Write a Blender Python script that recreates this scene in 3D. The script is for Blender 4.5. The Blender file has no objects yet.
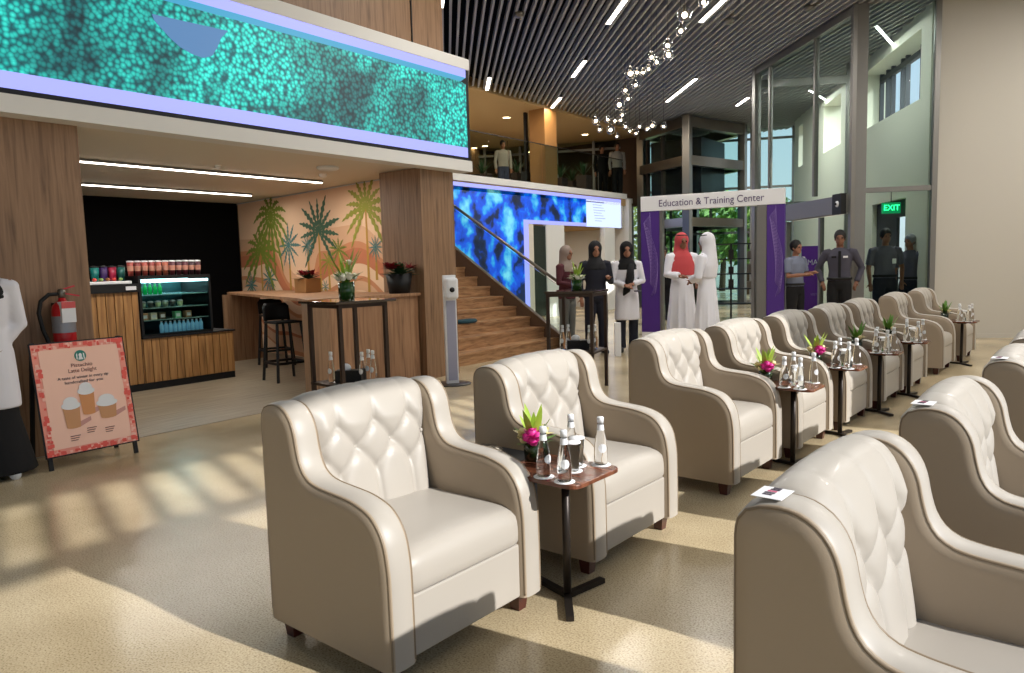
import bpy, bmesh, math, random
from mathutils import Vector, Matrix, noise
random.seed(7)
PI = math.pi
scene = bpy.context.scene
COL = scene.collection
DG = None

# ------------------------------------------------------------------ camera
F_PX, PITCH, ROLL, YAW, CH = 737.5, math.radians(5.545), math.radians(-1.562), math.radians(37.373), 1.4
fwd = Vector((-math.sin(YAW)*math.cos(PITCH), math.cos(YAW)*math.cos(PITCH), -math.sin(PITCH)))
r0 = Vector((math.cos(YAW), math.sin(YAW), 0)); u0 = r0.cross(fwd)
RT = r0*math.cos(ROLL) + u0*math.sin(ROLL); UP = -r0*math.sin(ROLL) + u0*math.cos(ROLL)
CAM = Vector((0, 0, CH))
cd = bpy.data.cameras.new('camera'); cam = bpy.data.objects.new('camera', cd); COL.objects.link(cam)
M = Matrix((RT, UP, -fwd)).transposed().to_4x4(); M.translation = CAM
cam.matrix_world = M; cd.sensor_width = 36; cd.lens = F_PX/1024*36; cd.clip_start = .05; cd.clip_end = 400
scene.camera = cam

# survey helpers: sight lines of known picture points cut with real planes, used to read positions off the photo
def ray(x, y): return fwd + RT*((x-512)/F_PX) - UP*((y-336.5)/F_PX)
def onz(x, y, z=0.):
    d = ray(x, y); return CAM + d*((z-CH)/d.z)
def onx(x, y, X):
    d = ray(x, y); return CAM + d*(X/d.x)
def onl(x, y, p, dr):
    n = Vector((-dr[1], dr[0], 0)); d = ray(x, y); return CAM + d*((Vector((p[0], p[1], 0))-CAM).dot(n)/d.dot(n))
def at(x, y, depth): return CAM + ray(x, y)*depth

# ------------------------------------------------------------------ materials
def lin(c):
    return tuple(((v/255)/12.92 if v/255 <= .04045 else (((v/255)+.055)/1.055)**2.4) for v in c) + (1,)
MATS = {}
def mat(name, rgb, rough=.5, metal=0, spec=.5, trans=0, ior=1.45, emit=None, es=1, coat=0, sheen=0, alpha=1, bump=0, bscale=200):
    if name in MATS: return MATS[name]
    m = bpy.data.materials.new(name); m.use_nodes = True; nt = m.node_tree; b = nt.nodes['Principled BSDF']
    b.inputs['Base Color'].default_value = lin(rgb); b.inputs['Roughness'].default_value = rough
    b.inputs['Metallic'].default_value = metal; b.inputs['Specular IOR Level'].default_value = spec
    b.inputs['Transmission Weight'].default_value = trans; b.inputs['IOR'].default_value = ior
    b.inputs['Coat Weight'].default_value = coat; b.inputs['Sheen Weight'].default_value = sheen
    if emit: b.inputs['Emission Color'].default_value = lin(emit); b.inputs['Emission Strength'].default_value = es
    if bump:
        tc = nt.nodes.new('ShaderNodeTexCoord'); n = nt.nodes.new('ShaderNodeTexNoise'); n.inputs['Scale'].default_value = bscale
        n.inputs['Detail'].default_value = 3
        bm = nt.nodes.new('ShaderNodeBump'); bm.inputs['Strength'].default_value = bump; bm.inputs['Distance'].default_value = .01
        nt.links.new(tc.outputs['Object'], n.inputs['Vector']); nt.links.new(n.outputs['Fac'], bm.inputs['Height'])
        nt.links.new(bm.outputs['Normal'], b.inputs['Normal'])
    MATS[name] = m; return m
def ramp(nt, stops, interp='LINEAR'):
    r = nt.nodes.new('ShaderNodeValToRGB'); r.color_ramp.interpolation = interp
    e = r.color_ramp.elements
    while len(e) > 1: e.remove(e[-1])
    e[0].position = stops[0][0]; e[0].color = lin(stops[0][1])
    for p, c in stops[1:]:
        q = e.new(p); q.color = lin(c)
    return r
def texmat(name, stops, scale=(1, 1, 1), nscale=5, detail=4, rough=.5, kind='noise', emit=0, rot=(0, 0, 0), dist=0, bump=0, coat=0, spec=.5, interp='LINEAR'):
    m = bpy.data.materials.new(name); m.use_nodes = True; nt = m.node_tree; b = nt.nodes['Principled BSDF']; L = nt.links
    tc = nt.nodes.new('ShaderNodeTexCoord'); mp = nt.nodes.new('ShaderNodeMapping'); mp.inputs['Scale'].default_value = scale
    mp.inputs['Rotation'].default_value = rot
    L.new(tc.outputs['Object'], mp.inputs['Vector'])
    if kind == 'noise':
        n = nt.nodes.new('ShaderNodeTexNoise'); n.inputs['Detail'].default_value = detail; n.inputs['Distortion'].default_value = dist; out = n.outputs['Fac']
    elif kind == 'vor':
        n = nt.nodes.new('ShaderNodeTexVoronoi'); out = n.outputs['Distance']
    else:
        n = nt.nodes.new('ShaderNodeTexWave'); n.inputs['Distortion'].default_value = dist; n.inputs['Detail'].default_value = detail; out = n.outputs['Fac']
    n.inputs['Scale'].default_value = nscale; L.new(mp.outputs['Vector'], n.inputs['Vector'])
    r = ramp(nt, stops, interp); L.new(out, r.inputs['Fac'])
    if emit:
        L.new(r.outputs['Color'], b.inputs['Emission Color']); b.inputs['Emission Strength'].default_value = emit
        b.inputs['Base Color'].default_value = (0.01, .01, .01, 1)
    else: L.new(r.outputs['Color'], b.inputs['Base Color'])
    b.inputs['Roughness'].default_value = rough; b.inputs['Coat Weight'].default_value = coat; b.inputs['Specular IOR Level'].default_value = spec
    if bump:
        bm = nt.nodes.new('ShaderNodeBump'); bm.inputs['Strength'].default_value = bump; bm.inputs['Distance'].default_value = .01
        L.new(out, bm.inputs['Height']); L.new(bm.outputs['Normal'], b.inputs['Normal'])
    MATS[name] = m; return m

def floor_mat():
    m = bpy.data.materials.new('polished_terrazzo'); m.use_nodes = True; nt = m.node_tree; b = nt.nodes['Principled BSDF']; L = nt.links
    tc = nt.nodes.new('ShaderNodeTexCoord')
    n1 = nt.nodes.new('ShaderNodeTexNoise'); n1.inputs['Scale'].default_value = 130; n1.inputs['Detail'].default_value = 3
    n2 = nt.nodes.new('ShaderNodeTexNoise'); n2.inputs['Scale'].default_value = .9; n2.inputs['Detail'].default_value = 5
    for n in (n1, n2): L.new(tc.outputs['Object'], n.inputs['Vector'])
    r1 = ramp(nt, [(.3, (148, 134, 108)), (.45, (200, 186, 158)), (.62, (216, 204, 178))]); L.new(n1.outputs['Fac'], r1.inputs['Fac'])
    r2 = ramp(nt, [(.3, (196, 188, 172)), (.7, (255, 250, 240))]); L.new(n2.outputs['Fac'], r2.inputs['Fac'])
    mx = nt.nodes.new('ShaderNodeMix'); mx.data_type = 'RGBA'; mx.blend_type = 'MULTIPLY'; mx.inputs['Factor'].default_value = 1
    L.new(r1.outputs['Color'], mx.inputs['A']); L.new(r2.outputs['Color'], mx.inputs['B']); L.new(mx.outputs['Result'], b.inputs['Base Color'])
    rr = nt.nodes.new('ShaderNodeMapRange'); rr.inputs['To Min'].default_value = .14; rr.inputs['To Max'].default_value = .3
    L.new(n2.outputs['Fac'], rr.inputs['Value']); L.new(rr.outputs['Result'], b.inputs['Roughness'])
    b.inputs['Specular IOR Level'].default_value = .45
    return m
def mural_mat():
    m = bpy.data.materials.new('painted_dunes'); m.use_nodes = True; nt = m.node_tree; b = nt.nodes['Principled BSDF']; L = nt.links
    tc = nt.nodes.new('ShaderNodeTexCoord'); sp = nt.nodes.new('ShaderNodeSeparateXYZ'); L.new(tc.outputs['Object'], sp.inputs['Vector'])
    w = nt.nodes.new('ShaderNodeTexNoise'); w.inputs['Scale'].default_value = .55; w.inputs['Detail'].default_value = 0; w.inputs['Distortion'].default_value = .8
    L.new(tc.outputs['Object'], w.inputs['Vector'])
    a = nt.nodes.new('ShaderNodeMath'); a.operation = 'MULTIPLY_ADD'; a.inputs[1].default_value = 1.5
    L.new(w.outputs['Fac'], a.inputs[0]); L.new(sp.outputs['Z'], a.inputs[2])
    mr = nt.nodes.new('ShaderNodeMapRange'); mr.inputs['From Min'].default_value = .9; mr.inputs['From Max'].default_value = 3.1; L.new(a.outputs[0], mr.inputs['Value'])
    P = (222, 176, 138); Q = (238, 200, 164); R = (206, 140, 98); S = (196, 120, 84)
    r = ramp(nt, [(0, Q), (.14, R), (.17, P), (.26, S), (.28, Q), (.36, P), (.42, R), (.45, Q), (.52, S), (.6, R), (.63, P), (.72, Q)], 'CONSTANT')
    L.new(mr.outputs['Result'], r.inputs['Fac']); L.new(r.outputs['Color'], b.inputs['Base Color']); b.inputs['Roughness'].default_value = .7
    return m
def teal_mat():
    m = bpy.data.materials.new('screen_pebbles'); m.use_nodes = True; nt = m.node_tree; b = nt.nodes['Principled BSDF']; L = nt.links
    tc = nt.nodes.new('ShaderNodeTexCoord')
    v = nt.nodes.new('ShaderNodeTexVoronoi'); v.inputs['Scale'].default_value = 26; L.new(tc.outputs['Object'], v.inputs['Vector'])
    r = ramp(nt, [(.05, (60, 222, 205)), (.4, (30, 186, 172)), (.6, (10, 130, 128)), (.85, (4, 78, 84))]); L.new(v.outputs['Distance'], r.inputs['Fac'])
    n = nt.nodes.new('ShaderNodeTexNoise'); n.inputs['Scale'].default_value = 1.15; n.inputs['Detail'].default_value = 2; n.inputs['Distortion'].default_value = .6
    L.new(tc.outputs['Object'], n.inputs['Vector'])
    r2 = ramp(nt, [(.38, (96, 116, 128)), (.5, (190, 205, 208)), (.62, (255, 255, 255))]); L.new(n.outputs['Fac'], r2.inputs['Fac'])
    mx = nt.nodes.new('ShaderNodeMix'); mx.data_type = 'RGBA'; mx.blend_type = 'MULTIPLY'; mx.inputs['Factor'].default_value = 1
    L.new(r.outputs['Color'], mx.inputs['A']); L.new(r2.outputs['Color'], mx.inputs['B']); L.new(mx.outputs['Result'], b.inputs['Emission Color'])
    b.inputs['Emission Strength'].default_value = 1.5; b.inputs['Base Color'].default_value = (.01, .01, .01, 1); b.inputs['Roughness'].default_value = .4
    return m

M_floor = floor_mat()
M_wood = texmat('walnut_panel', [(.25, (98, 72, 50)), (.45, (136, 104, 76)), (.6, (150, 117, 88)), (.8, (118, 88, 62))], (9, 9, .5), 3, 6, .5, dist=.6)
M_wood2 = texmat('counter_board', [(.25, (110, 76, 42)), (.5, (166, 120, 70)), (.75, (186, 142, 90))], (9, 9, .6), 3, 6, .55, dist=.5)
M_stair = texmat('oak_tread', [(.3, (128, 92, 60)), (.5, (168, 126, 88)), (.7, (190, 148, 106))], (1.5, 1, 9), 4, 6, .45, dist=.5)
M_deck = texmat('ash_deck', [(.3, (106, 96, 80)), (.5, (136, 124, 104)), (.7, (158, 144, 120))], (14, .6, 1), 3, 6, .4, dist=.3)
M_barwood = texmat('bar_laminate', [(.3, (122, 88, 62)), (.5, (160, 120, 88)), (.7, (176, 134, 100))], (7, 7, .5), 3, 6, .45, dist=.6)
M_table = texmat('mahogany_veneer', [(.3, (78, 42, 28)), (.55, (112, 66, 46)), (.75, (128, 80, 58))], (2, 12, 1), 4, 5, .25, dist=.4)
M_mural = mural_mat(); M_teal = teal_mat()
M_blue = texmat('screen_reef', [(.3, (2, 10, 30)), (.41, (2, 34, 80)), (.45, (0, 70, 200)), (.52, (6, 84, 225)), (.56, (20, 150, 225)), (.66, (120, 215, 240))], (1, 1, 1), 1.9, 10, .3, emit=1.1, dist=.15)
M_lav = mat('screen_lavender', (10, 10, 10), .4, emit=(160, 165, 255), es=1.25)
M_cyan = mat('screen_cyan', (10, 10, 10), .4, emit=(70, 165, 205), es=1.0)
M_slate = mat('screen_slate', (10, 10, 10), .4, emit=(95, 140, 190), es=.9)
M_pane = mat('screen_panel_white', (10, 10, 10), .4, emit=(190, 205, 255), es=1.5)
M_white = mat('white_plaster', (226, 224, 220), .7)
M_ceil = mat('ceiling_plaster', (222, 214, 198), .8)
M_beige = mat('beige_ceiling', (190, 158, 112), .8)
M_grey = mat('grey_wall_paint', (188, 183, 173), .75, bump=.02, bscale=30)
M_greenw = mat('pale_wall_paint', (222, 222, 206), .8)
M_black = mat('matte_black', (12, 12, 14), .55)
M_soft = mat('void_black', (8, 8, 9), .9, spec=.1)
M_slat = mat('slat_grey', (172, 170, 168), .6)
M_leather = mat('cream_leather', (168, 161, 151), .44, bump=.05, bscale=420, coat=.08, sheen=.1)
M_leather_shade = mat('cream_leather_shade', (162, 146, 126), .5, bump=.05, bscale=420)  # browner copy of the leather: the shade on the sides is put into its colour
M_piping = mat('leather_piping', (128, 112, 92), .45)
M_mahog = mat('mahogany_leg', (70, 26, 20), .3, coat=.3)
M_darkmetal = mat('dark_bronze_metal', (52, 46, 42), .4, .6)
M_bronze = mat('brown_metal', (64, 50, 42), .45, .4)
M_steel = mat('brushed_steel', (128, 122, 112), .28, .9)
M_alu = mat('grey_aluminium', (128, 126, 122), .42, .55)
M_glass = mat('clear_glass', (255, 255, 255), .02, trans=1, ior=1.2)
M_tint = mat('architectural_glass', (225, 240, 236), .02, trans=1, ior=1.02, spec=.6)
M_lampon = mat('lamp_glow', (255, 255, 255), .5, emit=(255, 246, 232), es=9)
M_lampw = mat('warm_lamp_glow', (255, 240, 210), .5, emit=(255, 226, 170), es=12)
M_bulb = mat('bulb_glow', (255, 240, 210), .5, emit=(255, 232, 198), es=22)
M_paper = mat('white_paper', (232, 232, 234), .6)
M_ink = mat('ink', (54, 44, 62), .6)
M_purple = mat('banner_purple', (74, 40, 128), .5)
M_violet = mat('banner_line', (150, 124, 190), .5)
M_green = mat('leaf_green', (88, 132, 40), .45)
M_dkgreen = mat('dark_leaf', (30, 62, 26), .45)
M_lime = mat('lime_leaf', (150, 178, 60), .4)
M_petal = mat('white_petal', (240, 236, 214), .5)
M_pink = mat('magenta_petal', (204, 50, 140), .45)
M_cream = mat('cream_petal', (228, 214, 160), .5)
M_redleaf = mat('poinsettia_red', (128, 16, 30), .5)
M_red = mat('extinguisher_red', (190, 14, 24), .3, coat=.4)
M_rub = mat('black_rubber', (22, 21, 21), .6)
M_skin = mat('skin_tan', (150, 104, 80), .5)
M_navy = mat('navy_cloth', (20, 22, 36), .8)
M_blk = mat('black_cloth', (14, 13, 15), .85)
M_greyc = mat('slate_cloth', (88, 86, 98), .8)
M_grey2 = mat('grey_shirt_cloth', (116, 122, 140), .8)
M_whitec = mat('white_cloth', (226, 224, 230), .8)
M_thobe = mat('white_thobe_cloth', (232, 232, 240), .8)
M_redsc = mat('red_check_cloth', (196, 74, 78), .8)
M_hair = mat('black_hair', (18, 15, 14), .6)

# ------------------------------------------------------------------ mesh building
class MB:
    def __init__(s): s.v = []; s.f = []; s.sm = []
    def add(s, vs, fs, sm=False):
        o = len(s.v); s.v += [tuple(p) for p in vs]; s.f += [tuple(i+o for i in f) for f in fs]; s.sm += [sm]*len(fs); return s
    def box(s, x0, x1, y0, y1, z0, z1):
        return s.prism([(x0, y0), (x1, y0), (x1, y1), (x0, y1)], z0, z1)
    def prism(s, pts, z0, z1):
        n = len(pts)
        a = sum(pts[i][0]*pts[(i+1) % n][1]-pts[(i+1) % n][0]*pts[i][1] for i in range(n))
        if a < 0: pts = pts[::-1]
        v = [(p[0], p[1], z0) for p in pts] + [(p[0], p[1], z1) for p in pts]
        f = [tuple(range(n))[::-1], tuple(range(n, 2*n))] + [(i, (i+1) % n, n+(i+1) % n, n+i) for i in range(n)]
        return s.add(v, f)
    def bar(s, p, q, w, z0, z1):           # upright slab between two ground points
        p = Vector(p[:2]); q = Vector(q[:2]); d = (q-p).normalized(); n = Vector((-d.y, d.x))*w/2
        return s.prism([p+n, p-n, q-n, q+n], z0, z1)
    def beam(s, a, b, w, h, upv=(0, 0, 1)):
        a = Vector(a); b = Vector(b); d = (b-a).normalized(); upv = Vector(upv)
        x = d.cross(upv)
        if x.length < 1e-4: x = d.cross(Vector((1, 0, 0)))
        x.normalize(); y = x.cross(d)
        vs = []
        for p in (a, b):
            for sx, sy in ((-1, -1), (1, -1), (1, 1), (-1, 1)): vs.append(p+x*sx*w/2+y*sy*h/2)
        return s.add(vs, [(3, 2, 1, 0), (4, 5, 6, 7)]+[(i, (i+1) % 4, 4+(i+1) % 4, 4+i) for i in range(4)])
    def tube(s, pts, r, n=8, cap=True):
        pts = [Vector(p) for p in pts]; rs = r if isinstance(r, (list, tuple)) else [r]*len(pts)
        vs = []; prev = None
        for i, p in enumerate(pts):
            d = (pts[min(i+1, len(pts)-1)]-pts[max(i-1, 0)]).normalized()
            if prev is None:
                x = d.cross(Vector((0, 0, 1)))
                if x.length < .05: x = d.cross(Vector((1, 0, 0)))
            else: x = prev - d*prev.dot(d)
            x.normalize(); prev = x; y = d.cross(x)
            for k in range(n):
                a = 2*PI*k/n; vs.append(p+(x*math.cos(a)+y*math.sin(a))*rs[i])
        m = len(pts)
        fs = [(i*n+k, i*n+(k+1) % n, (i+1)*n+(k+1) % n, (i+1)*n+k) for i in range(m-1) for k in range(n)]
        if cap: fs += [tuple(range(n))[::-1], tuple(range((m-1)*n, m*n))]
        return s.add(vs, fs, True)
    def lathe(s, prof, c=(0, 0, 0), n=16, close=True):
        vs = []; 
        for r, z in prof:
            for k in range(n):
                a = 2*PI*k/n; vs.append((c[0]+r*math.cos(a), c[1]+r*math.sin(a), c[2]+z))
        m = len(prof)
        fs = [(i*n+k, i*n+(k+1) % n, (i+1)*n+(k+1) % n, (i+1)*n+k) for i in range(m-1) for k in range(n)]
        if close: fs += [tuple(range(n))[::-1], tuple(range((m-1)*n, m*n))]
        return s.add(vs, fs, True)
    def ball(s, c, r, sc=(1, 1, 1), n=12, m=8):
        vs = []; 
        for i in range(1, m):
            t = PI*i/m
            for k in range(n):
                a = 2*PI*k/n; vs.append((c[0]+r*sc[0]*math.sin(t)*math.cos(a), c[1]+r*sc[1]*math.sin(t)*math.sin(a), c[2]-r*sc[2]*math.cos(t)))
        vs += [(c[0], c[1], c[2]-r*sc[2]), (c[0], c[1], c[2]+r*sc[2])]; b = (m-1)*n
        fs = [(i*n+k, i*n+(k+1) % n, (i+1)*n+(k+1) % n, (i+1)*n+k) for i in range(m-2) for k in range(n)]
        fs += [((k+1) % n, k, b) for k in range(n)] + [((m-2)*n+k, (m-2)*n+(k+1) % n, b+1) for k in range(n)]
        return s.add(vs, fs, True)
    def loft(s, rings, n=20, cap=True):    # rings: (cx, cy, z, rx, ry)
        vs = []
        for cx, cy, z, rx, ry in rings:
            for k in range(n):
                a = 2*PI*k/n; vs.append((cx+rx*math.cos(a), cy+ry*math.sin(a), z))
        m = len(rings)
        fs = [(i*n+k, i*n+(k+1) % n, (i+1)*n+(k+1) % n, (i+1)*n+k) for i in range(m-1) for k in range(n)]
        if cap: fs += [tuple(range(n))[::-1], tuple(range((m-1)*n, m*n))]
        return s.add(vs, fs, True)
    def quad(s, *p): return s.add(p, [tuple(range(len(p)))])
    def grid(s, f, nu, nv, sm=True):
        vs = [f(i/nu, j/nv) for i in range(nu+1) for j in range(nv+1)]
        fs = [(i*(nv+1)+j, (i+1)*(nv+1)+j, (i+1)*(nv+1)+j+1, i*(nv+1)+j+1) for i in range(nu) for j in range(nv)]
        return s.add(vs, fs, sm)
    def mesh(s, name):
        me = bpy.data.meshes.new(name); me.from_pydata([tuple(v) for v in s.v], [], s.f); me.validate()
        if len(me.polygons) == len(s.sm): me.polygons.foreach_set('use_smooth', s.sm)
        me.update(); return me
    def build(s, name, m, parent=None, bevel=0, loc=None, rz=0, recalc=True):
        me = s.mesh(name)
        if recalc or bevel:
            b = bmesh.new(); b.from_mesh(me)
            if recalc: bmesh.ops.recalc_face_normals(b, faces=b.faces)
            if bevel:
                es = [e for e in b.edges if len(e.link_faces) == 2 and e.calc_face_angle(0) > .6]
                bmesh.ops.bevel(b, geom=es, offset=bevel, segments=2, affect='EDGES', profile=.5, clamp_overlap=True)
            b.to_mesh(me); b.free()
        if m: me.materials.append(m)
        o = bpy.data.objects.new(name, me); COL.objects.link(o)
        if parent: o.parent = parent
        if loc: o.location = loc
        o.rotation_euler.z = rz
        return o
    def fused(s, name, m, parent=None, voxel=.012, smooth=4):
        o = s.build(name, m, None, recalc=True)
        md = o.modifiers.new('r', 'REMESH'); md.mode = 'VOXEL'; md.voxel_size = voxel; md.use_smooth_shade = True
        ms = o.modifiers.new('s', 'SMOOTH'); ms.iterations = smooth; ms.factor = .5
        dg = bpy.context.evaluated_depsgraph_get(); me = bpy.data.meshes.new_from_object(o.evaluated_get(dg))
        o.modifiers.clear(); o.data = me
        if not me.materials: me.materials.append(m)
        for p in me.polygons: p.use_smooth = True
        if parent: o.parent = parent
        return o
def tag(o, label, cat, group=None, kind=None):
    o['label'] = label; o['category'] = cat
    if group: o['group'] = group
    if kind: o['kind'] = kind
    return o
def empty(name, loc=(0, 0, 0), rz=0):
    o = bpy.data.objects.new(name, None); o.empty_display_size = .1; COL.objects.link(o); o.location = loc; o.rotation_euler.z = rz; return o
def thing(name, label, cat, loc=(0, 0, 0), rz=0, group=None):
    return tag(empty(name, loc, rz), label, cat, group)
def struct(o): o['kind'] = 'structure'; return o
def dup(root, loc, rz=0, label=None, group=None, rot=None):
    r = root.copy(); COL.objects.link(r); r.location = loc; r.rotation_euler = rot or (0, 0, rz)
    if label: r['label'] = label
    if group: r['group'] = group
    for ch in list(root.children):
        c = ch.copy(); COL.objects.link(c); c.parent = r
        for g in list(ch.children):
            d = g.copy(); COL.objects.link(d); d.parent = c
    return r
def text(name, s, size, m, parent, loc, rot, ext=.0015, align='CENTER', wid=None):
    c = bpy.data.curves.new(name, 'FONT'); c.body = s; c.size = size; c.extrude = ext; c.align_x = align; c.align_y = 'CENTER'
    o = bpy.data.objects.new(name, c); COL.objects.link(o)
    dg = bpy.context.evaluated_depsgraph_get(); me = bpy.data.meshes.new_from_object(o.evaluated_get(dg))
    bpy.data.objects.remove(o)
    if wid:
        xs = [v.co.x for v in me.vertices]; k = wid/(max(xs)-min(xs))
        for v in me.vertices: v.co.x *= k
    me.materials.clear(); me.materials.append(m)
    o = bpy.data.objects.new(name, me); COL.objects.link(o); o.parent = parent; o.location = loc; o.rotation_euler = rot
    return o
def arc(n, f): return [f(i/(n-1)) for i in range(n)]
ORD = ['first', 'second', 'third', 'fourth', 'fifth', 'sixth', 'seventh', 'eighth', 'ninth', 'tenth', 'eleventh', 'twelfth']
NUM = ORD

# ================================================================== SETTING
ZC = 5.45
struct(MB().box(-18, 12, -4, 30, -.1, 0).build('floor', M_floor))
struct(MB().prism([(-6.38, -1), (-6.38, 6.6), (-6.6, 7.3), (-12.6, 7.9), (-12.6, -1)], .0, .004).build('floor_deck', M_deck))
# ceiling: black void above grey slats
CEIL = [(-12, -4), (3.1, -4), (3.1, 16.3), (-1.5, 14.2), (-6.4, 24.6), (-12, 24.6)]
mb = MB().prism(CEIL, ZC+.2, ZC+.3)
struct(mb.build('ceiling', M_soft))
mb = MB(); sd = Vector((-.673, .74)); sd.normalize(); sn = Vector((sd.y, -sd.x))
k = -25.
while k < 25:
    # clip the slat line p = sn*k + sd*t to the ceiling rectangle
    p = sn*k; t0, t1 = -60, 60
    for lo, hi, c0, dc in ((-11, 3, p.x, sd.x), (-2.8, 25.5, p.y, sd.y)):
        a, b = (lo-c0)/dc, (hi-c0)/dc
        t0 = max(t0, min(a, b)); t1 = min(t1, max(a, b))
    def ins(q): return not (q.y > 14.2+.46*(q.x+1.5) and q.x > -1.5) and not (q.y > 14.2 and q.x > -1.5-(q.y-14.2)*.471) and q.y < 24.4
    t, run = t0, None
    while t < t1:
        ok = ins(p+sd*t)
        if ok and run is None: run = t
        if (not ok or t+.08 >= t1) and run is not None:
            if t-run > .2: mb.bar(p+sd*run, p+sd*t, .04, ZC, ZC+.1)
            run = None
        t += .08
    k += .132
struct(mb.build('ceiling_slats', M_slat))
# ---- building mass with the big screen above the cafe
XF = -6.2
struct(MB().box(-12.6, -6.4, -2, 7.12, 2.95, ZC+.2).build('wall_upper_left', M_wood))
struct(MB().box(-6.402, -6.385, 6.56, 6.575, 3.9, ZC).build('trim_1', M_black))
struct(MB().prism([(-6.4, -2), (-6.4, 7.3), (-7.2, 7.3), (-12.6, 7.9), (-12.6, -2)], 2.62, 2.95).build('ceiling_cafe', M_ceil))
yE = 7.38
t = MB().box(-6.42, XF, -1, yE, 2.60, 2.735).build('trim_2', M_white); struct(t)
t = MB().box(-6.42, XF, -1, yE, 3.86, 4.0).build('trim_3', M_white, bevel=.01); struct(t)
scr = thing('video_wall', 'large screen of teal pebbles in a lavender border above the cafe', 'screen', (XF, 3, 2.74))
def scr_part(nm, m, pts, off=.0):
    b = MB(); b.add([(off-.012, y-3, z-2.74) for y, z in pts]+[(off, y-3, z-2.74) for y, z in pts],
                    [tuple(range(len(pts))), tuple(range(2*len(pts)-1, len(pts)-1, -1))]+[(i, (i+1) % len(pts), len(pts)+(i+1) % len(pts), len(pts)+i) for i in range(len(pts))])
    return b.build(nm, m, scr)
MB().box(-.2, -.01, -4, yE-3-.02, 0, 1.12).build('screen_casing', M_black, scr)
yR = yE-.08
def yz(x, y): p = onx(x, y, XF); return (p.y, p.z)
zb0, zb1 = 2.775, 2.895
scr_part('lower_border', M_lav, [(-1, zb0), (yR, zb0), (yR, zb1), (-1, zb1)])
zt1, zt0 = 3.858, 3.76
scr_part('upper_border', M_lav, [(-1, zt0), (yR, zt0), (yR, zt1), (-1, zt1)])
scr_part('cyan_band', M_cyan, [(-1, 3.70), (yR-.1, 3.70), (yR, zt0), (-1, zt0)])
scr_part('pebble_picture', M_teal, [(-1, zb1), (yR, zb1), (yR, 3.68), (yR-.1, 3.70), (-1, 3.70)], -.002)
hole = [yz(152, 14), yz(228, 31), yz(221, 38), yz(217, 48), yz(212, 56), yz(203, 58), yz(192, 54), yz(180, 47), yz(170, 38), yz(160, 27), yz(154, 20)]
scr_part('slate_opening', M_slate, hole, .004)
# pillars
def pillar(nm, pts, z0, z1, m=M_wood): return struct(MB().prism(pts, z0, z1).build(nm, m))
pillar('wall_pillar_right', [(-6.4, 6.62), (-6.4, 7.22), (-7.15, 7.25), (-7.12, 6.62)], 0, 2.61)
pillar('wall_pillar_left', [(-6.4, 2.05), (-6.4, 2.72), (-7.0, 2.72), (-7.0, 2.05)], 0, 2.61)
pillar('wall_left', [(-6.55, -1), (-6.55, 2.0), (-6.75, 2.0), (-6.75, -1)], 0, 2.61)
struct(MB().box(-12.6, -11.95, -1, 7.66, 0, 2.62).build('wall_cafe_back', M_soft))
# ---- mural wall
mA = Vector((-7.02, 7.0)); mB_ = Vector((-11.95, 7.67)); mdir = (mB_-mA).normalized(); mn = Vector((mdir.y, -mdir.x))
if mn.y > 0: mn = -mn
struct(MB().prism([mA-mn*.02, mB_-mn*.02, mB_-mn*.1, mA-mn*.1], 0, 2.62).build('wall_mural', M_white))
mur = thing('palm_mural', 'painted desert mural with palm trees behind the cafe bar', 'mural', (mA.x, mA.y, 0))
mrz = math.atan2(mdir.y, mdir.x)
LM = (mB_-mA).length
mur.rotation_euler.z = mrz
# local: x along the wall away from pillar, y = towards the wall side; front side sign:
fs = 1 if (Matrix.Rotation(mrz, 2) @ Vector((0, 1))).dot(mn) > 0 else -1
MB().box(0.02, LM-.02, min(0, fs*.004), max(0, fs*.004), .0, 2.6).build('dune_painting', M_mural, mur)
def ml(x, y):
    p = onl(x, y, mA, mdir); q = Vector((p.x, p.y))-mA; return q.dot(mdir), p.z
MP = {'olive': mat('paint_olive', (150, 150, 58), .7), 'dk': mat('paint_darkgreen', (66, 98, 74), .7), 'teal': mat('paint_teal', (88, 126, 122), .7),
      'gold': mat('paint_gold', (186, 142, 60), .7), 'grn': mat('paint_green', (120, 134, 50), .7)}
def palm(cx, cy, sy, trunk_y, fr, col, nfr=11, droop=.5, full=False):
    # crown centre pixel, frond length in metres
    s0, z0 = ml(cx, cy); _, zb = ml(cx, trunk_y)
    b = MB(); e = fs*.0065
    b.add([(s0-.03, e, zb), (s0+.03, e, zb), (s0+.018, e, z0), (s0-.018, e, z0)], [(0, 1, 2, 3)])
    tr = b.build('palm_trunk', MP['gold'], mur, recalc=False)
    b = MB(); e = fs*.009
    for i in range(nfr):
        a = (-.25+1.5*i/(nfr-1))*PI if not full else 2*PI*i/nfr
        L = fr*(.85+.25*random.random()); pts = []
        N = 12
        for j in range(N+1):
            u = j/N; x = math.cos(a)*L*u; z = math.sin(a)*L*u - droop*L*u*u*.5
            w = .085*L*math.sin(PI*min(1, u*1.02))**.7*(1 if j % 2 else .45)
            dx, dz = math.cos(a), math.sin(a)-droop*u; n_ = math.hypot(dx, dz); pts.append((x, z, -dz/n_*w, dx/n_*w))
        vs = []
        for x, z, wx, wz in pts: vs += [(s0+x+wx, e+fs*.0001*i, z0+z+wz), (s0+x-wx, e+fs*.0001*i, z0+z-wz)]
        b.add(vs, [(2*j, 2*j+1, 2*j+3, 2*j+2) for j in range(N)])
    b.build('palm_crown', MP[col], mur, recalc=False)
palm(366, 208, 0, 292, .62, 'olive', 13, .5)
palm(319, 232, 0, 292, .62, 'dk', 13, .25)
palm(271, 216, 0, 250, .66, 'grn', 15, 1.1, True)
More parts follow.
